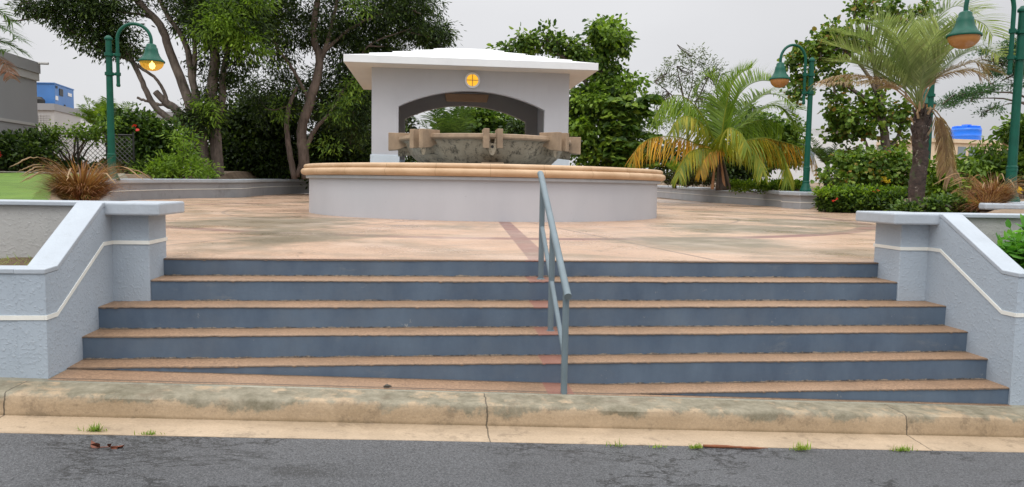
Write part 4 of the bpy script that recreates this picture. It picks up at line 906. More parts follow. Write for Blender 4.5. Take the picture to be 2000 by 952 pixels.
DF = [('frond_dry', [(1740, 168), (1690, 150), (1645, 148), (1602, 158)], .3, .42, .5, .1), ('frond_dry', [(1765, 180), (1720, 160), (1670, 160), (1610, 163)], -.6, .35, .4, .1),
      ('frond_silver', [(1777, 182), (1727, 140), (1681, 108), (1631, 90)], .2, .55, .12, .5), ('frond_silver', [(1770, 178), (1730, 150), (1690, 128), (1640, 120)], -.5, .5, .15, .4),
      ('frond_silver', [(1785, 182), (1752, 138), (1722, 100), (1686, 76), (1651, 68)], -.3, .55, .1, .55), ('frond_silver', [(1787, 176), (1765, 126), (1742, 86), (1722, 55), (1707, 38)], .3, .5, .1, .4),
      ('frond_silver', [(1788, 172), (1776, 126), (1762, 92), (1745, 66), (1722, 50)], -.9, .5, .1, .4), ('frond_silver', [(1792, 170), (1790, 110), (1784, 60), (1772, 12)], .1, .10, 0, .9),
      ('frond_silver', [(1797, 170), (1807, 113), (1820, 63), (1838, 30), (1868, 12), (1900, 22)], -.5, .55, .15, .5), ('frond_silver', [(1800, 172), (1822, 120), (1850, 70), (1885, 38), (1920, 46), (1940, 72)], .5, .55, .3, .4),
      ('frond_silver', [(1798, 172), (1806, 120), (1818, 85), (1836, 58)], -1.1, .5, .1, .4), ('frond_silver', [(1793, 172), (1795, 125), (1802, 80), (1818, 48)], .8, .5, .1, .4), ('frond_silver', [(1802, 175), (1826, 135), (1855, 100), (1885, 85)], -.9, .5, .15, .4),
      ('frond_dry', [(1812, 178), (1835, 148), (1873, 131), (1905, 122), (1932, 138)], -.2, .45, .35, .3), ('frond_dry', [(1806, 176), (1832, 152), (1868, 140), (1898, 138), (1915, 150)], -.8, .35, .5, .2),
      ('frond_silver', [(1805, 175), (1840, 135), (1880, 105), (1925, 96), (1955, 112)], .4, .45, .3, .4), ('frond_silver', [(1780, 180), (1760, 150), (1728, 128), (1690, 122)], 1.0, .5, .2, .4),
      ('frond_dry', [(1822, 213), (1842, 238), (1852, 275), (1857, 315), (1860, 345)], -.1, .42, .9, .0), ('frond_dry', [(1818, 215), (1836, 245), (1846, 290), (1850, 335)], .25, .36, .9, .0)]
for mat, pts, dy, ll, hg, lf in DF:
    frond(t, palm_path(np.array(cc)+rng.normal(size=3)*.03, pts, Y, dy), mat, 66, ll*1.12*PS, .026, hg, rr=.02, lift=lf, rmat='frond_dry' if mat == 'frond_dry' else 'frond_silver', sweep_=1.0, jit=.09, u0=.27)
# palm whose fronds reach in at the far left
Y = 14; cc = at(-75, 95, Y); cb = at(-80, 380, Y)
t = thing('leaning_palm', 'palm at the left edge, only dark and rusty frond tips in frame', 'palm tree', cb)
m = MB(); m.tube(smoothpath([cb, at(-85, 250, Y), cc], 6), [.2, .15, .12], 12); m.build('trunk', 'palmbark', t, smooth='all')
for mat, pts, dy, ll, hg in [('frond_dark', [(-50, 60), (-20, 50), (15, 60), (40, 80)], 0, .5, .3), ('frond_dark', [(-45, 85), (-10, 78), (20, 88), (50, 105)], .3, .45, .3), ('frond_dark', [(-50, 40), (-20, 20), (5, 25), (25, 45)], .5, .5, .4),
                             ('frond_rust', [(-50, 100), (-20, 105), (8, 122), (22, 155)], -.3, .3, .6), ('frond_dark', [(-60, 100), (-35, 90), (-5, 100), (20, 100)], .8, .4, .3), ('frond_dark', [(-90, 50), (-120, 30), (-160, 60)], 0, .5, .4), ('frond_dark', [(-100, 90), (-140, 90), (-180, 130)], 0, .5, .4)]:
    frond(t, palm_path(cc, pts, Y, dy), mat, 44, ll, .022, hg, rr=.018, lift=.2, rmat=mat)
# cycad-like young palm by the fence
def rosette(name, label, c, Y, n, L, mat, el=(25, 80), ll=.35, stem=.5, nl=26, hang=.25, lw=.03, cat='palm'):
    cc = np.array(c); t = thing(name, label, cat, cc-np.array([0, 0, stem]))
    m = MB(); m.tube([cc-np.array([0, 0, stem]), cc], [.09, .07], 8); m.build('trunk', 'palmbark', t, smooth='all')
    for i in range(n):
        a = 2*math.pi*(i+rng.random()*.6)/n; e_ = math.radians(el[0]+(el[1]-el[0])*rng.random()); l = L*(.8+.4*rng.random()); p = [cc]; d = np.array([math.cos(a)*math.cos(e_), math.sin(a)*math.cos(e_), math.sin(e_)])
        for k in range(4): p.append(p[-1]+d*l/4); d = d+np.array([0, 0, -.13]); d /= np.linalg.norm(d)
        frond(t, p, mat, nl, ll, lw, hang, rr=.014, lift=.3, rmat=mat)
rosette('young_palm', 'young feathery palm rising over the fence left of the lit lamp post', at(188, 250, 28.5), 28.5, 13, 1.0, 'frond_green', ll=.32)
rosette('young_palm', 'small light green palm beside the left lamp post', at(212, 240, 29), 29, 9, 1.1, 'frond_green', ll=.4)
rosette('young_palm', 'feathery palm seen through the left half of the pavilion arch', at(880, 300, 31), 31, 17, 2.4, 'frond_dark', (30, 80), .75, 2.2, 30, .4, .045)
rosette('young_palm', 'small dark palm behind the round-leaved tree, in front of the white building', at(1615, 325, 26), 26, 12, 1.1, 'frond_dark', (20, 75), .35, 1.)
rosette('young_palm', 'little bright palm sprout right of the fountain rim, under the orange frond', at(1318, 345, 30), 30, 9, .8, 'frond_green', (30, 80), .25, .5)

# ---------------------------------------------------------------- trees right of the pavilion
Y = 33; B = at(1190, 345, Y)
limbs = [(pp((1190, 350), (1188, 280), (1180, 200), (1172, 120), (1180, 70)), [.22, .2, .16, .12, .05]), (pp((1185, 240), (1150, 170), (1110, 120), (1070, 95), (1035, 80)), [.12, .1, .07, .05, .03]), (pp((1185, 220), (1220, 190), (1240, 170)), [.1, .06, .03]), (pp((1172, 120), (1140, 100), (1115, 88)), [.06, .04, .03])]
cl = [clump(x, y, rx, ry, Y+dy, d, n) for x, y, rx, ry, dy, d, n in
      [(1185, 75, 30, 34, 0, .9, 60), (1172, 55, 18, 16, 0, .5, 16), (1205, 85, 18, 24, 0, .5, 20), (1175, 125, 30, 22, 0, .8, 30), (1105, 90, 20, 20, 0, .5, 18), (1130, 105, 30, 14, 0, .6, 20), (1070, 95, 16, 14, 0, .4, 10), (1068, 68, 8, 14, 0, .3, 6), (1033, 78, 20, 14, 0, .4, 13), (1020, 92, 22, 12, 0, .4, 12), (990, 96, 9, 9, 0, .3, 6),
       (1195, 175, 50, 40, 0, 1.4, 85), (1150, 200, 42, 45, 0, 1.3, 75), (1212, 240, 50, 52, 0, 1.5, 92), (1150, 280, 45, 50, 0, 1.4, 80), (1225, 310, 50, 30, 0, 1.3, 60), (1262, 290, 18, 34, .3, .7, 20), (1120, 240, 20, 60, 0, 1., 38)]]
lm2 = [clump(x, y, rx, ry, Y-1.2, .5, n) for x, y, rx, ry, n in [(1140, 255, 30, 22, 22), (1200, 60, 20, 20, 10), (1160, 190, 30, 20, 14), (1230, 165, 24, 14, 10), (1170, 300, 20, 12, 6)]]
tree('umbrella_tree', 'bright green broad-leaved tree right behind the pavilion', 'tree', B, limbs, cl, 'leaf_broad', 'oval', .22, 22, .34, .55, .45, 'bark', 'tall trees behind the plaza', 1, [('leaf_lime', lm2, 'sunlit_tint_foliage', 'oval', .22, 18)])  # lime clumps look sunlit through leaf colour alone
def whorls(t, name, mat, spots, n=8, L=.36, w='oval'):           # palmate leaf whorls, each a fan of drooping leaflets
    P, D, Sz = [], [], []
    for c in spots:
        for i in range(n): a = 2*math.pi*i/n+rng.random()*.3; P.append(c); D.append((math.cos(a), math.sin(a), -.55+.2*rng.random())); Sz.append(L*(.8+.4*rng.random()))
    return leaf_mesh(name, mat, np.array(P), np.array(D), np.array(Sz), w, t)
tt = bpy.data.objects['umbrella_tree']
whorls(tt, 'leaf_whorls', 'leaf_broad', [at(1190+rng.random()*95, 185+rng.random()*140, Y-1.6-.4*rng.random()) for _ in range(90)], 9, .42, 'oval')
Y = 36; B = at(1345, 345, Y)
limbs = [(pp((1346, 350), (1345, 290), (1340, 220), (1330, 170), (1322, 130)), [.1, .08, .06, .04, .02]), (pp((1342, 240), (1365, 190), (1385, 150), (1400, 130)), [.05, .035, .025, .015]), (pp((1340, 220), (1305, 180), (1280, 160)), [.04, .03, .015]), (pp((1342, 200), (1352, 160), (1350, 110)), [.03, .025, .01])]
cl = [clump(x, y, rx, ry, Y, .9, n) for x, y, rx, ry, n in [(1340, 140, 45, 34, 26), (1300, 150, 34, 24, 14), (1385, 140, 40, 26, 16), (1345, 110, 34, 18, 12), (1290, 200, 24, 24, 12), (1370, 190, 34, 30, 16), (1405, 160, 24, 20, 8), (1275, 235, 22, 24, 12), (1340, 230, 34, 30, 16), (1375, 215, 24, 18, 12)]]
tree('airy_tree', 'sparse small-leaved tree against the sky between pavilion and coconut palm', 'tree', B, limbs, cl, 'leaf_grey', 'long', .16, 24, .30, .2, .35, 'twig', 'tall trees behind the plaza', 3)
Y = 31
shrub('round_bush', 'bushy green tree crown behind the coconut palm fronds', at(1490, 345, Y), [clump(x, y, rx, ry, Y, 1., n) for x, y, rx, ry, n in [(1490, 270, 45, 45, 110), (1530, 290, 40, 40, 90), (1460, 235, 22, 32, 34), (1465, 320, 40, 30, 60), (1545, 255, 22, 18, 22)]], 'leaf_broad', 'oval', .19, 24, .3, .5, .5, 8, None, 'tree')
shrub('dark_shrub', 'dark bush under the coconut palm fronds on their left', at(1370, 350, 30), [clump(1380, 320, 50, 30, 31, .8, 90), clump(1300, 310, 40, 30, 33, .8, 60), clump(1440, 325, 45, 28, 30.5, .8, 80)], 'leaf_dark', 'oval', .16, 26, .28, .3, .5, 8)
shrub('brownish_hedge', 'brownish clipped hedge behind the right end of the fountain rim', at(1345, 362, 29), [clump(x, 349, 24, 10, 28.8, .4, 90) for x in (1320, 1350, 1378)], 'leaf_brown', 'oval', .08, 16, .12, 0, .6, 8, None, 'hedge')
shrub('bright_hedge', 'low yellow-green hedge behind the right low wall beside the palm', at(1500, 368, 27), [clump(x, 363, 26, 8, 26.2+.0*x, .4, 80) for x in (1445, 1480, 1515, 1550)], 'leaf_hedge_bright', 'oval', .08, 16, .12, -.3, .6, 8, None, 'hedge')
shrub('box_hedge', 'dense low hedge with small red flowers right of the low wall end', at(1740, 415, 20), [clump(x, 396, 27, 24, 20.2-(x-1600)*.004, .55, 200) for x in (1632, 1668, 1704, 1740, 1776)]+[clump(1832, 398, 22, 20, 19.6, .5, 90)], 'leaf_hedge', 'oval', .10, 18, .12, -.1, .6, 14, None, 'hedge',
      [('leaf_hedge_bright', [clump(x, 376, 28, 5, 19.9, .45, 60) for x in (1625, 1660, 1700, 1740, 1775)], 'new_growth', 'oval', .09, 14), ('flower_red', [clump(x, y, 3, 2, 19.3, .05, 2) for x, y in ((1631, 391), (1748, 404), (1747, 410), (1712, 372))], 'flower', 'round', .055, 2)])
shrub('low_shrub', 'low leafy ground plants around the foot of the dark palm trunk', at(1850, 412, 12.9), [clump(x, y, rx, ry, 12.9, .3, n) for x, y, rx, ry, n in [(1768, 410, 16, 8, 44), (1826, 404, 16, 13, 70), (1856, 402, 20, 13, 80), (1890, 406, 16, 9, 50)]], 'leaf_hedge', 'oval', .08, 16, .11, .1, .4, 7)
# round-leaved tree (two trunks), tall, right of the unlit lamp post
Y = 25.2; B = at(1738, 375, Y)
limbs = [(pp((1740, 378), (1732, 320), (1728, 270), (1722, 220), (1712, 150), (1700, 90), (1690, 40)), [.2, .18, .15, .12, .09, .06, .03]), (pp((1728, 260), (1700, 205), (1668, 178), (1630, 162), (1590, 160)), [.09, .08, .06, .05, .03]),
         (pp((1722, 205), (1690, 140), (1650, 100), (1600, 100)), [.07, .06, .05, .03]), (pp((1735, 300), (1760, 250), (1770, 200), (1765, 140)), [.07, .06, .05, .03]), (pp((1700, 90), (1720, 50), (1750, 30), (1770, 20)), [.05, .04, .03, .02]), (pp((1738, 350), (1700, 300), (1680, 250), (1660, 230)), [.06, .05, .04, .03]),
         (pp((1712, 150), (1690, 80), (1672, 40), (1668, 15)), [.05, .04, .03, .02])]
cl = [clump(x, y, rx, ry, Y+dy, d, n) for x, y, rx, ry, dy, d, n in
      [(1672, 20, 14, 16, 0, .4, 14), (1715, 10, 34, 10, 0, .5, 20), (1745, 28, 24, 18, 0, .5, 20), (1700, 30, 18, 10, 0, .4, 8), (1632, 62, 32, 16, 0, .5, 30), (1660, 80, 34, 22, 0, .6, 34), (1600, 85, 24, 20, 0, .6, 30), (1575, 105, 20, 22, 0, .5, 26), (1548, 120, 16, 14, 0, .4, 16), (1570, 150, 26, 18, 0, .5, 26), (1560, 180, 20, 14, 0, .4, 16), (1620, 110, 30, 22, .3, .6, 30),
       (1625, 145, 30, 12, 0, .5, 16), (1650, 160, 30, 10, 0, .4, 12), (1635, 185, 18, 8, 0, .4, 8), (1625, 200, 10, 8, 0, .3, 5), (1675, 185, 12, 12, 0, .3, 6), (1800, 20, 22, 18, 1, .5, 16), (1810, 45, 20, 12, 1, .5, 10),
       (1650, 225, 32, 24, 0, .7, 50), (1640, 255, 26, 20, 0, .6, 34), (1700, 215, 30, 22, 0, .6, 34), (1680, 250, 34, 22, 0, .7, 38), (1730, 225, 30, 24, 0, .6, 26), (1765, 230, 20, 40, 0, .6, 30), (1750, 280, 22, 20, 0, .5, 16), (1720, 170, 20, 20, 0, .5, 10), (1740, 110, 26, 24, .5, .6, 14), (1665, 290, 22, 14, 0, .5, 10)]]
tree('sea_grape_tree', 'tall open tree with round green and orange leaves, right of the coconut palm', 'tree', B, limbs, [(c_, r_, int(n_*.82)) for c_, r_, n_ in cl], 'leaf_grape', 'round', .145, 12, .24, .5, .3, 'bark', 'tall trees behind the plaza', 1)
shrub('sea_grape_bush', 'bushy lower growth with yellow and orange leaves over the box hedge', at(1700, 372, 21.6), [clump(x, y, rx, ry, 21.6, .7, n) for x, y, rx, ry, n in [(1665, 318, 36, 22, 54), (1640, 352, 30, 14, 36), (1710, 345, 40, 24, 80), (1760, 320, 24, 36, 60), (1700, 305, 28, 16, 36), (1765, 360, 26, 20, 40), (1612, 340, 12, 8, 6)]], 'leaf_grape', 'round', .12, 13, .2, .4, .4, 9, None, 'bush',
      [('flower_yellow', [clump(x, y, 3, 3, 20.8, .05, 2) for x, y in ((1727, 352), (1735, 357), (1772, 381))], 'flower', 'round', .09, 5), ('flower_red', [clump(1737, 373, 3, 3, 20.8, .05, 2)], 'red_flower', 'round', .05, 2)])
shrub('yellow_green_shrub', 'yellow-green shrub just right of the dark palm trunk', at(1835, 405, 18.2), [clump(x, y, rx, ry, 18.2, .5, n) for x, y, rx, ry, n in [(1830, 335, 13, 26, 34), (1838, 375, 22, 26, 50), (1850, 400, 26, 12, 26)]], 'leaf_hedge_bright', 'oval', .13, 16, .18, .3, .5, 7)
shrub('weeping_shrub', 'arching narrow-leaved green shrub in front of the cream building', at(1905, 400, 19), [clump(x, y, rx, ry, 19.5, .7, n) for x, y, rx, ry, n in [(1890, 330, 30, 20, 60), (1930, 324, 30, 18, 60), (1928, 302, 10, 8, 8), (1924, 284, 6, 6, 4), (1880, 350, 34, 22, 60), (1940, 345, 24, 30, 60), (1958, 310, 14, 30, 30), (1900, 370, 44, 18, 60)]], 'leaf_mid', 'long', .20, 18, .22, .9, .5, 9)
shrub('dark_shrub', 'dark leafy shrub at the far right edge behind the tall lamp post', at(1995, 395, 18), [clump(x, y, rx, ry, 18.5, .5, n) for x, y, rx, ry, n in [(1992, 255, 14, 26, 40), (1990, 330, 16, 36, 40), (2015, 290, 22, 60, 60), (1985, 370, 16, 18, 24)]], 'leaf_broad', 'oval', .15, 18, .2, .4, .5, 7, None, 'shrub', [('flower_yellow', [clump(1990, 373, 3, 3, 17.6, .05, 2)], 'flower', 'round', .09, 4)])
Y = 19.5
t = thing('orange_barked_tree', 'stout orange-barked tree stump right of the tall lamp post', 'tree', at(1988, 385, Y))
for p, r in ((((1985, 390), (1984, 345), (1990, 300), (1988, 260)), [.16, .13, .12, .05]), (((1998, 390), (2004, 330), (2000, 280), (2012, 230)), [.14, .12, .1, .05]), (((1966, 345), (1963, 290), (1960, 262)), [.07, .06, .05])):
    m = MB(); m.tube(smoothpath(pxpath(p, Y), 5, .02), r, 9); m.build('trunk', 'redbark', t, smooth='all')
# feathery tree
Y = 29; B = at(2070, 390, Y)
limbs = [(pp((2070, 395), (2062, 300), (2050, 220), (2035, 160), (2010, 110)), [.2, .17, .14, .1, .05]), (pp((2050, 230), (2005, 205), (1950, 192), (1900, 195)), [.06, .045, .03, .015]), (pp((2045, 215), (1990, 185), (1940, 180), (1880, 185), (1840, 205)), [.06, .04, .03, .02, .01]), (pp((2035, 160), (1990, 140), (1940, 120)), [.06, .04, .02]), (pp((2050, 230), (2000, 200), (1935, 213)), [.04, .03, .01])]
cl = [clump(x, y, rx, ry, Y, .7, n) for x, y, rx, ry, n in [(1905, 180, 22, 7, 34), (1880, 192, 26, 6, 34), (1850, 205, 20, 5, 20), (1930, 172, 16, 6, 20), (1980, 90, 28, 16, 50), (1960, 115, 26, 14, 50), (1985, 140, 26, 14, 50), (1945, 140, 18, 9, 24), (1940, 212, 11, 5, 9), (1925, 219, 8, 4, 6), (2010, 115, 30, 40, 90), (1995, 165, 16, 8, 16), (1915, 105, 14, 7, 12)]]
tree('feathery_tree', 'dark flat-layered feathery tree reaching in from the right edge', 'tree', B, limbs, cl, 'leaf_feather', 'long', .12, 22, .2, .0, .4, 'twig', 'tall trees behind the plaza', 1)
# growth seen through the arch
Y = 34
shrub('round_bush', 'round-leaved bush seen through the middle of the pavilion arch', at(965, 345, Y), [clump(x, y, rx, ry, Y, 1., n) for x, y, rx, ry, n in [(935, 240, 40, 30, 70), (970, 245, 40, 32, 80), (1000, 262, 34, 24, 50), (900, 262, 40, 20, 50), (930, 300, 70, 40, 90), (870, 250, 20, 24, 20)]], 'leaf_broad', 'round', .19, 20, .3, .4, .5, 8, None, 'bush')
shrub('dark_shrub', 'dark dense shrub seen at the right end of the pavilion arch', at(1035, 345, 31), [clump(x, y, rx, ry, 31, .7, n) for x, y, rx, ry, n in [(1012, 255, 18, 20, 30), (1030, 290, 30, 40, 60), (820, 300, 50, 34, 60), (800, 240, 12, 14, 10)]], 'leaf_dark', 'oval', .16, 24, .26, .3, .5, 8)

# ---------------------------------------------------------------- ornamental grasses
def grassclump(label, c, h, spread, nb, plumes, mat='grass_brown', lean=(0, 0)):
    c = np.array(c); t = thing('fountain_grass', label, 'ornamental grass', c, 'russet fountain grasses')
    def blades(n, hh, sp, w, mt, nm):
        V, Fq = [], []
        for i in range(n):
            a = rng.random()*6.28; b = c+np.array([math.cos(a), math.sin(a), 0])*.08*spread*rng.random()
            L_ = hh*(.55+.6*rng.random()); out_ = sp*(.25+.9*rng.random()); d = np.array([math.cos(a)*out_+lean[0], math.sin(a)*out_+lean[1], 1.]); d /= np.linalg.norm(d)
            q = b.copy(); wv = np.array([-math.sin(a), math.cos(a), 0])*w; o = len(V)
            for j in range(7):
                f = (1, 1, .9, .8, .6, .4, .05)[j]; V += [q+wv*f, q-wv*f]; q = q+d*L_/6; d = d+np.array([math.cos(a)*.10, math.sin(a)*.10, -.10-.30*out_*(j/5)]); d /= np.linalg.norm(d)
            Fq += [(o+2*j, o+2*j+1, o+2*j+3, o+2*j+2) for j in range(6)]
        me = quads(nm, np.array(V), np.array(Fq)); me.materials.append(MT[mt]); o = bpy.data.objects.new(nm, me); COL.objects.link(o); hook(o, t); o['kind'] = 'stuff'; return o
    blades(nb, h, spread, .0055, mat, 'blades'); blades(nb//6, h*.8, spread*1.1, .005, 'grass_straw', 'dry_blades'); blades(nb//14, h*.6, spread, .006, 'grass_green', 'green_blades')
    for i in range(plumes):
        a = rng.random()*6.28; o_ = .02+.30*rng.random(); hh = h*(1.1+.4*rng.random()); d = np.array([math.cos(a)*o_, math.sin(a)*o_, 1.]); d /= np.linalg.norm(d)
        q = c.copy(); pts = [q]
        for j in range(9): q = q+d*hh/9; pts.append(q); d = d+np.array([math.cos(a)*.16, math.sin(a)*.16, -.05-.26*(j/8)**2*2.2]); d /= np.linalg.norm(d)
        m = MB(); m.tube(pts[:8], .0025, 4); m.k = 1; m.tube(smoothpath(pts[7:]+[pts[-1]+(pts[-1]-pts[-2])*.9], 4, .003), [.002, .0075, .008, .006, .001], 6); m.build('plume', ['grass_brown', 'grass_straw'], t, smooth='all')
gb = at(150, 400, 8.6)
grassclump('russet fountain grass clump on the lawn behind the left planter wall', (gb[0]+.05, gb[1], .27), .68, .85, 1900, 16)
gb = at(1925, 400, 13.5); grassclump('russet fountain grass beside the thick wall end under the tall lamp post', (gb[0]-.35, 12.9, .30), .85, .9, 1200, 14)
gb = at(1890, 400, 13.2); grassclump('smaller russet grass clump leaning left, right of the dark palm trunk', (gb[0]-.1, 12.6, .22), .72, 1.1, 800, 8, lean=(-.3, 0))

# ---------------------------------------------------------------- leafy plant in the right planter, weeds
def leafy(name, label, c, stems, L, mat, kind='oval', size=.085, cat='plant', per=9):
    c = np.array(c); t = thing(name, label, cat, c); m = MB(); P, D, Sz = [], [], []
    for i in range(stems):
        a = rng.random()*6.28; o_ = .2+.75*rng.random(); d = np.array([math.cos(a)*o_, math.sin(a)*o_, 1.]); d /= np.linalg.norm(d); l = L*(.5+.6*rng.random()); b = c+np.array([rng.normal()*.10, rng.normal()*.07, 0])
        pts = smoothpath([b, b+d*l*.5, b+d*l+np.array([0, 0, -.05*l])], 5); m.tube(pts, [.006, .003], 5)
        for k in range(per):
            u = .25+.75*k/per; p = pts[int(u*(len(pts)-1))]; a2 = k*2.4+i; dd = np.array([math.cos(a2), math.sin(a2), .25-.3*rng.random()]); P.append(p); D.append(dd); Sz.append(size*(.7+.6*rng.random()))
        P.append(pts[-1]); D.append(d); Sz.append(size*.8)
    m.build('stems', mat, t); leaf_mesh('leaves', mat, np.array(P), np.array(D), np.array(Sz), kind, t); return t
leafy('leafy_plant', 'fresh green broad-leaved plant inside the right planter wall', (4.80, 5.46, .0), 34, .36, 'leaf_fresh', 'oval', .105)
leafy('leafy_plant', 'leafy green stems at the right photo edge in the right planter', (5.02, 5.45, .0), 28, .42, 'leaf_fresh', 'oval', .11)
def tuft(label, c, n, h, mat='grass_green', sp=.8, w=.0028):
    c = np.array(c); V, Fq = [], []
    for i in range(n):
        a = rng.random()*6.28; b = c+np.array([rng.normal()*.028, rng.normal()*.006, 0]); o_ = sp*rng.random(); d = np.array([math.cos(a)*o_, math.sin(a)*o_*.7, .55]); d /= np.linalg.norm(d); q = b; L_ = h*(.4+.7*rng.random()); wv = np.array([-math.sin(a), math.cos(a), 0])*w; o = len(V)
        for j in range(4): f = (1, .9, .6, .05)[j]; V += [q+wv*f, q-wv*f]; q = q+d*L_/3; d = d+np.array([0, 0, -.25]); d /= np.linalg.norm(d)
        Fq += [(o+2*j, o+2*j+1, o+2*j+3, o+2*j+2) for j in range(3)]
    me = quads('grass_tuft', np.array(V), np.array(Fq)); me.materials.append(MT[mat]); o = bpy.data.objects.new('grass_tuft', me); COL.objects.link(o); tag(o, label, 'grass tuft', 'weeds along the gutter edge')
def onroad(px, py, off=-.14):
    d = CF*F_PX+CR*(px-1000)+CU*(476-py); k = (-.734+off-EYE)/(d[2]-GS*d[0]); return np.array([0, 0, EYE])+d*k
for px, py, n, h, lb_ in [(184, 843, 60, .055, 'pale grass tuft in the gutter edge at the far left'), (292, 849, 40, .03, 'thin line of weeds in the gutter joint, second from the left'), (1207, 872, 22, .05, 'sparse weed at the gutter edge right of the handrail'), (1285, 874, 30, .028, 'tiny weeds right of the sparse gutter weed'), (1358, 876, 70, .035, 'round green weed left of the rusty strip end'), (1565, 879, 70, .06, 'grass tuft at the gutter edge right of the rusty strip'), (1763, 881, 80, .042, 'rightmost green weed at the gutter edge')]:
    tuft(lb_, onroad(px, py), n, h)
for k, (px, py, rx) in enumerate([(20, 508, .5), (70, 512, .3)]):
    pass
V, Fq = [], []                                          # dry weeds on the left planter soil
for i in range(500):
    x = -2.6-1.2*rng.random(); y = 5.08+.72*rng.random(); b = np.array([x, y, -.02+.06*(y-5)]); a = rng.random()*6.28; d = np.array([math.cos(a), math.sin(a), .6]); d /= np.linalg.norm(d); q = b; L_ = .03+.07*rng.random(); wv = np.array([-math.sin(a), math.cos(a), 0])*.002; o = len(V)
    for j in range(3): V += [q+wv*(1, .8, .1)[j], q-wv*(1, .8, .1)[j]]; q = q+d*L_/2
    Fq += [(o+2*j, o+2*j+1, o+2*j+3, o+2*j+2) for j in range(2)]
me = quads('ground_weeds', np.array(V), np.array(Fq)); me.materials.append(MT['grass_green']); o = bpy.data.objects.new('ground_weeds', me); COL.objects.link(o); tag(o, 'short dry weeds on the soil inside the left planter', 'weeds', kind='stuff')
# dead leaf, stone, rusty strip
c = onroad(203, 876, -.150); t = thing('dead_leaf', 'curled red-brown dead leaf lying on the asphalt', 'leaf', c)
P = np.array([c+np.array([dx, dy, .004]) for dx, dy in ((-.02, 0), (-.02, .0), (.03, .002), (.03, .0), (.05, .01))]); D = np.array([(-.6, .3, .35), (-.4, -.5, .4), (1, .1, .1), (.3, -.4, .4), (1., .2, .15)])
leaf_mesh('blade', 'deadleaf', P, D, np.array([.07, .06, .05, .05, .05]), 'oval', t, .5); m = MB(); m.tube([c+np.array([-.02, 0, .006]), c+np.array([.09, .005, .008])], .003, 5); m.build('stalk', 'deadleaf', t)
c = onroad(757, 757, .012); m = MB(); m.tube(smoothpath([c+np.array([-.027, 0, .007]), c+np.array([0, 0, .010]), c+np.array([.027, 0, .006])], 4, .001), [.004, .009, .011, .008, .003], 8); tag(m.build('pebble', 'pebble', smooth='all'), 'small dark stone on the aggregate apron left of the handrail', 'stone')
a_ = onroad(1374, 873, -.14); b_ = onroad(1500, 878, -.14); m = MB(); d_ = (b_-a_)
m.tube(smoothpath([a_+d_*u+np.array([0, .004*math.sin(u*9), .006]) for u in (0, .25, .5, .75, 1)], 4, .0012), [.009, .011, .007, .009, .002], 6); tag(m.build('rusty_strip', 'rust', smooth='all'), 'thin rusty strip lying along the gutter edge at right', 'debris')

# ================================================================ BUILDINGS BEHIND
p1 = at(75, 265, 30); p0 = at(-260, 265, 21); dz_ = at(75, 110, 30)[2]
zt = at(75, 126, 30)[2]; t = thing('grey_building', 'large plain grey building with parapet behind the hedge, far left', 'building', (p1[0], p1[1], 0))
def bprism(name, mat, fp, z0, z1, parent, bevel=0): m = MB(); m.prism([(x, y, z0) for x, y in fp], (0, 0, z1-z0)); return m.build(name, mat, parent, bevel=bevel)
dirv = (p1-p0)[:2]; dirv /= np.linalg.norm(dirv); nrm = np.array([-dirv[1], dirv[0]]); q0, q1 = p0[:2], p1[:2]
fp = [tuple(q0), tuple(q1), tuple(q1+nrm*9), tuple(q0+nrm*9)]
bprism('wall', 'bld_grey', fp, 0, zt-.35, t)
o_ = -nrm*.07; fp2 = [tuple(q0+o_), tuple(q1+o_+dirv*.07), tuple(q1+nrm*9+dirv*.07), tuple(q0+nrm*9)]
zb_ = at(75, 246, 30)[2]
bprism('band', 'bld_light', [tuple(q0-nrm*.04), tuple(q1-nrm*.04+dirv*.04), tuple(q1+nrm*9+dirv*.04), tuple(q0+nrm*9)], zb_-.03, zb_+.07, t)
bprism('lower_parapet', 'bld_light', fp2, zt-.62, zt-.345, t); bprism('parapet', 'bld_grey', [tuple(np.array(q)-nrm*.05) for q in fp2], zt-.342, zt+.06, t)
m = MB(); pe = at(75, 124, 29.8); m.tube([pe, pe+np.array([.35, 0, .0])], .05, 8); m.build('roof_spout', 'bld_light', t)
# building with the blue unit on its roof
Y = 52
def fpx(xa, xb, Y0, Y1, dep):
    a, b = at(xa, 300, Y0)[:2], at(xb, 300, Y1)[:2]; d = (b-a)/np.linalg.norm(b-a); n_ = np.array([-d[1], d[0]]); return [tuple(a), tuple(b), tuple(b+n_*dep), tuple(a+n_*dep)]
t = thing('low_building', 'low pale building with a grille window, carrying the blue roof unit', 'building', (*at(105, 300, 50)[:2], 0))
zr = at(107, 203, 50)[2]; zp = at(107, 216, 50)[2]
def para(xa, xc, xe, Yc, Ye):
    a, c, e = at(xa, 250, Yc+.2)[:2], at(xc, 250, Yc)[:2], at(xe, 250, Ye)[:2]; return [tuple(a), tuple(c), tuple(e), tuple(a+e-c)]
fb_ = para(40, 107, 158, 50, 54.5); bprism('wall', 'bld_light', fb_, 0, zp-.003, t)
def grow(f, g): f = [np.array(q) for q in f]; c = sum(f)/4; return [tuple(q+(q-c)/np.linalg.norm(q-c)*g) for q in f]
bprism('parapet', 'bld_grey', grow(fb_, .15), zp, zr, t)
wa, wb = at(77, 243, 50.3), at(101, 217, 50.2)
m = MB(); m.box((wa[0], 50.1, wa[2]), (wb[0], 50.55, wb[2])); wn = m.build('window', 'dark', t)
m = MB()
for i in range(6): x = wa[0]+(wb[0]-wa[0])*i/5; m.box((x-.025, 50.02, wa[2]), (x+.025, 50.09, wb[2]-.25))
for i in range(5): z = wa[2]+(wb[2]-.3-wa[2])*i/4; m.box((wa[0], 50.00, z-.02), (wb[0], 50.018, z+.02))
m.build('grille', 'bld_light', wn)
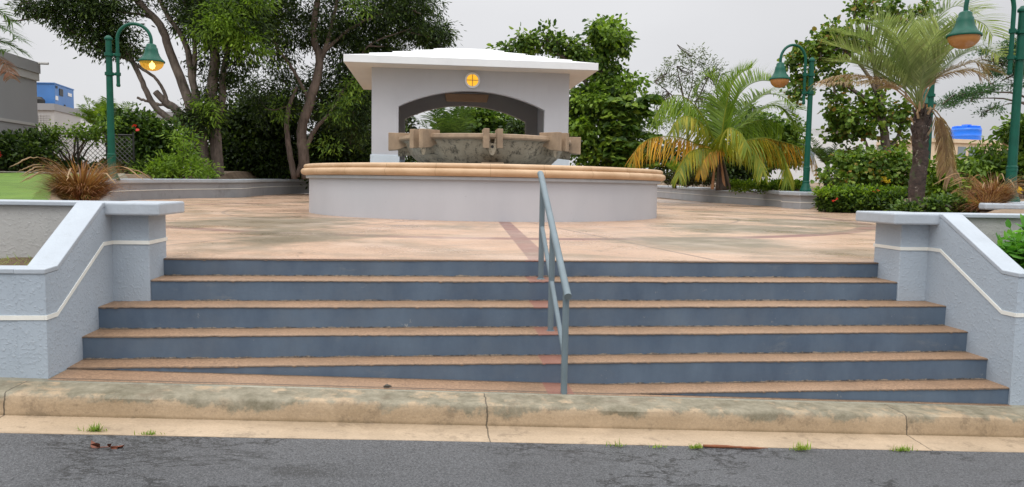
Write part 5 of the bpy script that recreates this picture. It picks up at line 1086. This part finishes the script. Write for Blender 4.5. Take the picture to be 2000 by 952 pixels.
t = thing('blue_roof_unit', 'blue steel generator container on the low building roof', 'generator', (*at(109, 203, 51)[:2], zr))
zb2, zt2 = zr+.01, at(109, 164, 51)[2]
fu = para(70, 109, 146, 51, 54.5); f2 = [fu[1], fu[2]]
bprism('casing', 'blue_box', fu, zb2, zt2, t, .03); bprism('roof_lip', 'blue_box', grow(fu, .06), zt2+.002, zt2+.07, t)
def onface(f, u0, u1, z0, z1, mat, nm, par, o=.03):
    a, b = np.array(f[0]), np.array(f[1]); d = b-a; n_ = np.array([d[1], -d[0]])/np.linalg.norm(d)
    p, q = a+d*u0+n_*.004, a+d*u1+n_*.004; bprism(nm, mat, [tuple(p), tuple(q), tuple(q+n_*o), tuple(p+n_*o)], z0, z1, par)
hh = zt2-zb2
onface(f2, .22, .40, zb2+hh*.52, zb2+hh*.85, 'dark', 'vent', t); onface(f2, .02, .14, zb2+hh*.25, zb2+hh*.45, 'white', 'plate', t); onface(f2, .66, .86, zb2+hh*.62, zb2+hh*.78, 'white', 'plate', t); onface(f2, .05, .13, zb2+hh*.82, zb2+hh*.93, 'dark', 'vent', t); onface(f2, .45, .52, zb2+.05, zb2+hh*.14, 'dark', 'vent', t)
m = MB(); a_ = at(80, 199, 50.9); m.lathe([(.001, 0), (.45, 0), (.45, .25), (.3, .42), (.001, .45)], (a_[0], a_[1]-.5), 16); m.v = [(x, y, z+zb2) for x, y, z in m.v]; m.build('exhaust_cover', 'dark', t, smooth=True)
# long low roofline behind the left bushes
t = thing('long_building', 'long grey-roofed building seen low behind the big left tree', 'building', (*at(300, 300, 60)[:2], 0))
za = at(300, 216, 60)[2]; bprism('wall', 'bld_white', fpx(150, 520, 60, 62, 8), 0, za-.55, t); bprism('roof_edge', 'bld_grey', fpx(148, 522, 59.8, 61.8, 8.4), za-.548, za, t)
# white building right
t = thing('white_building', 'white flat-roofed building behind the coconut palm and round-leaved tree', 'building', (*at(1600, 300, 48)[:2], 0))
za = at(1600, 266, 48)[2]; f3 = fpx(1440, 1810, 48, 50, 9); bprism('wall', 'bld_white', f3, 0, za, t, .02)
for u in (.20, .33, .50): onface(f3, u, u+.06, za-1.9, za-.9, 'glass', 'window', t)
onface(f3, .1, .95, .0, .5, 'bld_light', 'skirting', t, .06)
t = thing('rooftop_block', 'low white block with thin vents on the white building roof', 'roof structure', (*at(1600, 266, 49)[:2], za))
bprism('wall', 'bld_light', fpx(1588, 1650, 50, 50.4, 3), za+.003, at(1600, 252, 50)[2], t)
for x in (1542, 1566, 1573): c = at(x, 262, 49); m = MB(); m.tube([(c[0], c[1]+1, za), (c[0], c[1]+1, za+.75)], .06, 6); m.build('vent_pipe', 'bld_light', t)
t = thing('cream_building', 'cream building with small windows under the bright blue water tank', 'building', (*at(1890, 300, 45)[:2], 0))
za = at(1890, 272, 45)[2]; f4 = fpx(1815, 2060, 45, 46.5, 9); bprism('wall', 'bld_cream', f4, 0, za-.25, t); bprism('cornice', 'bld_cream', fpx(1812, 2064, 44.85, 46.35, 9.3), za-.247, za, t)
for xa, xb in ((1868, 1883), (1889, 1907)):
    a = (xa-1815)/245; b = (xb-1815)/245; onface(f4, a, b, at(xa, 308, 45)[2], at(xa, 286, 45)[2], 'glass', 'window', t, .03)
c = at(1886, 272, 47.5); R_ = .92; t = thing('water_tank', 'bright blue round plastic water tank on the cream building roof', 'water tank', (c[0], c[1], za))
m = MB(); m.lathe([(.001, 0), (R_, 0), (R_, .30), (R_+.025, .33), (R_, .36), (R_, .66), (R_+.025, .69), (R_, .72), (R_-.02, .80), (.001, .86)], c[:2], 40); m.v = [(x, y, z+za+.002) for x, y, z in [(x, y, z*1.15) for x, y, z in m.v]]; m.build('shell', 'tank', t, smooth=True)
for i in range(8):
    a = i*math.pi/4; m = MB(); m.prism([(c[0]+r*math.cos(a+w_), c[1]+r*math.sin(a+w_), za+.90) for r, w_ in ((.3, -.35), (.86, -.22), (.86, .22), (.3, .35))], (0, 0, .16)); m.build('lid_rib', 'tank', t, bevel=.04)
m = MB(); m.lathe([(.001, 0), (.3, 0), (.3, .24), (.001, .27)], c[:2], 24); m.v = [(x, y, z+za+.92) for x, y, z in m.v]; m.build('lid', 'tank', t, smooth=True)
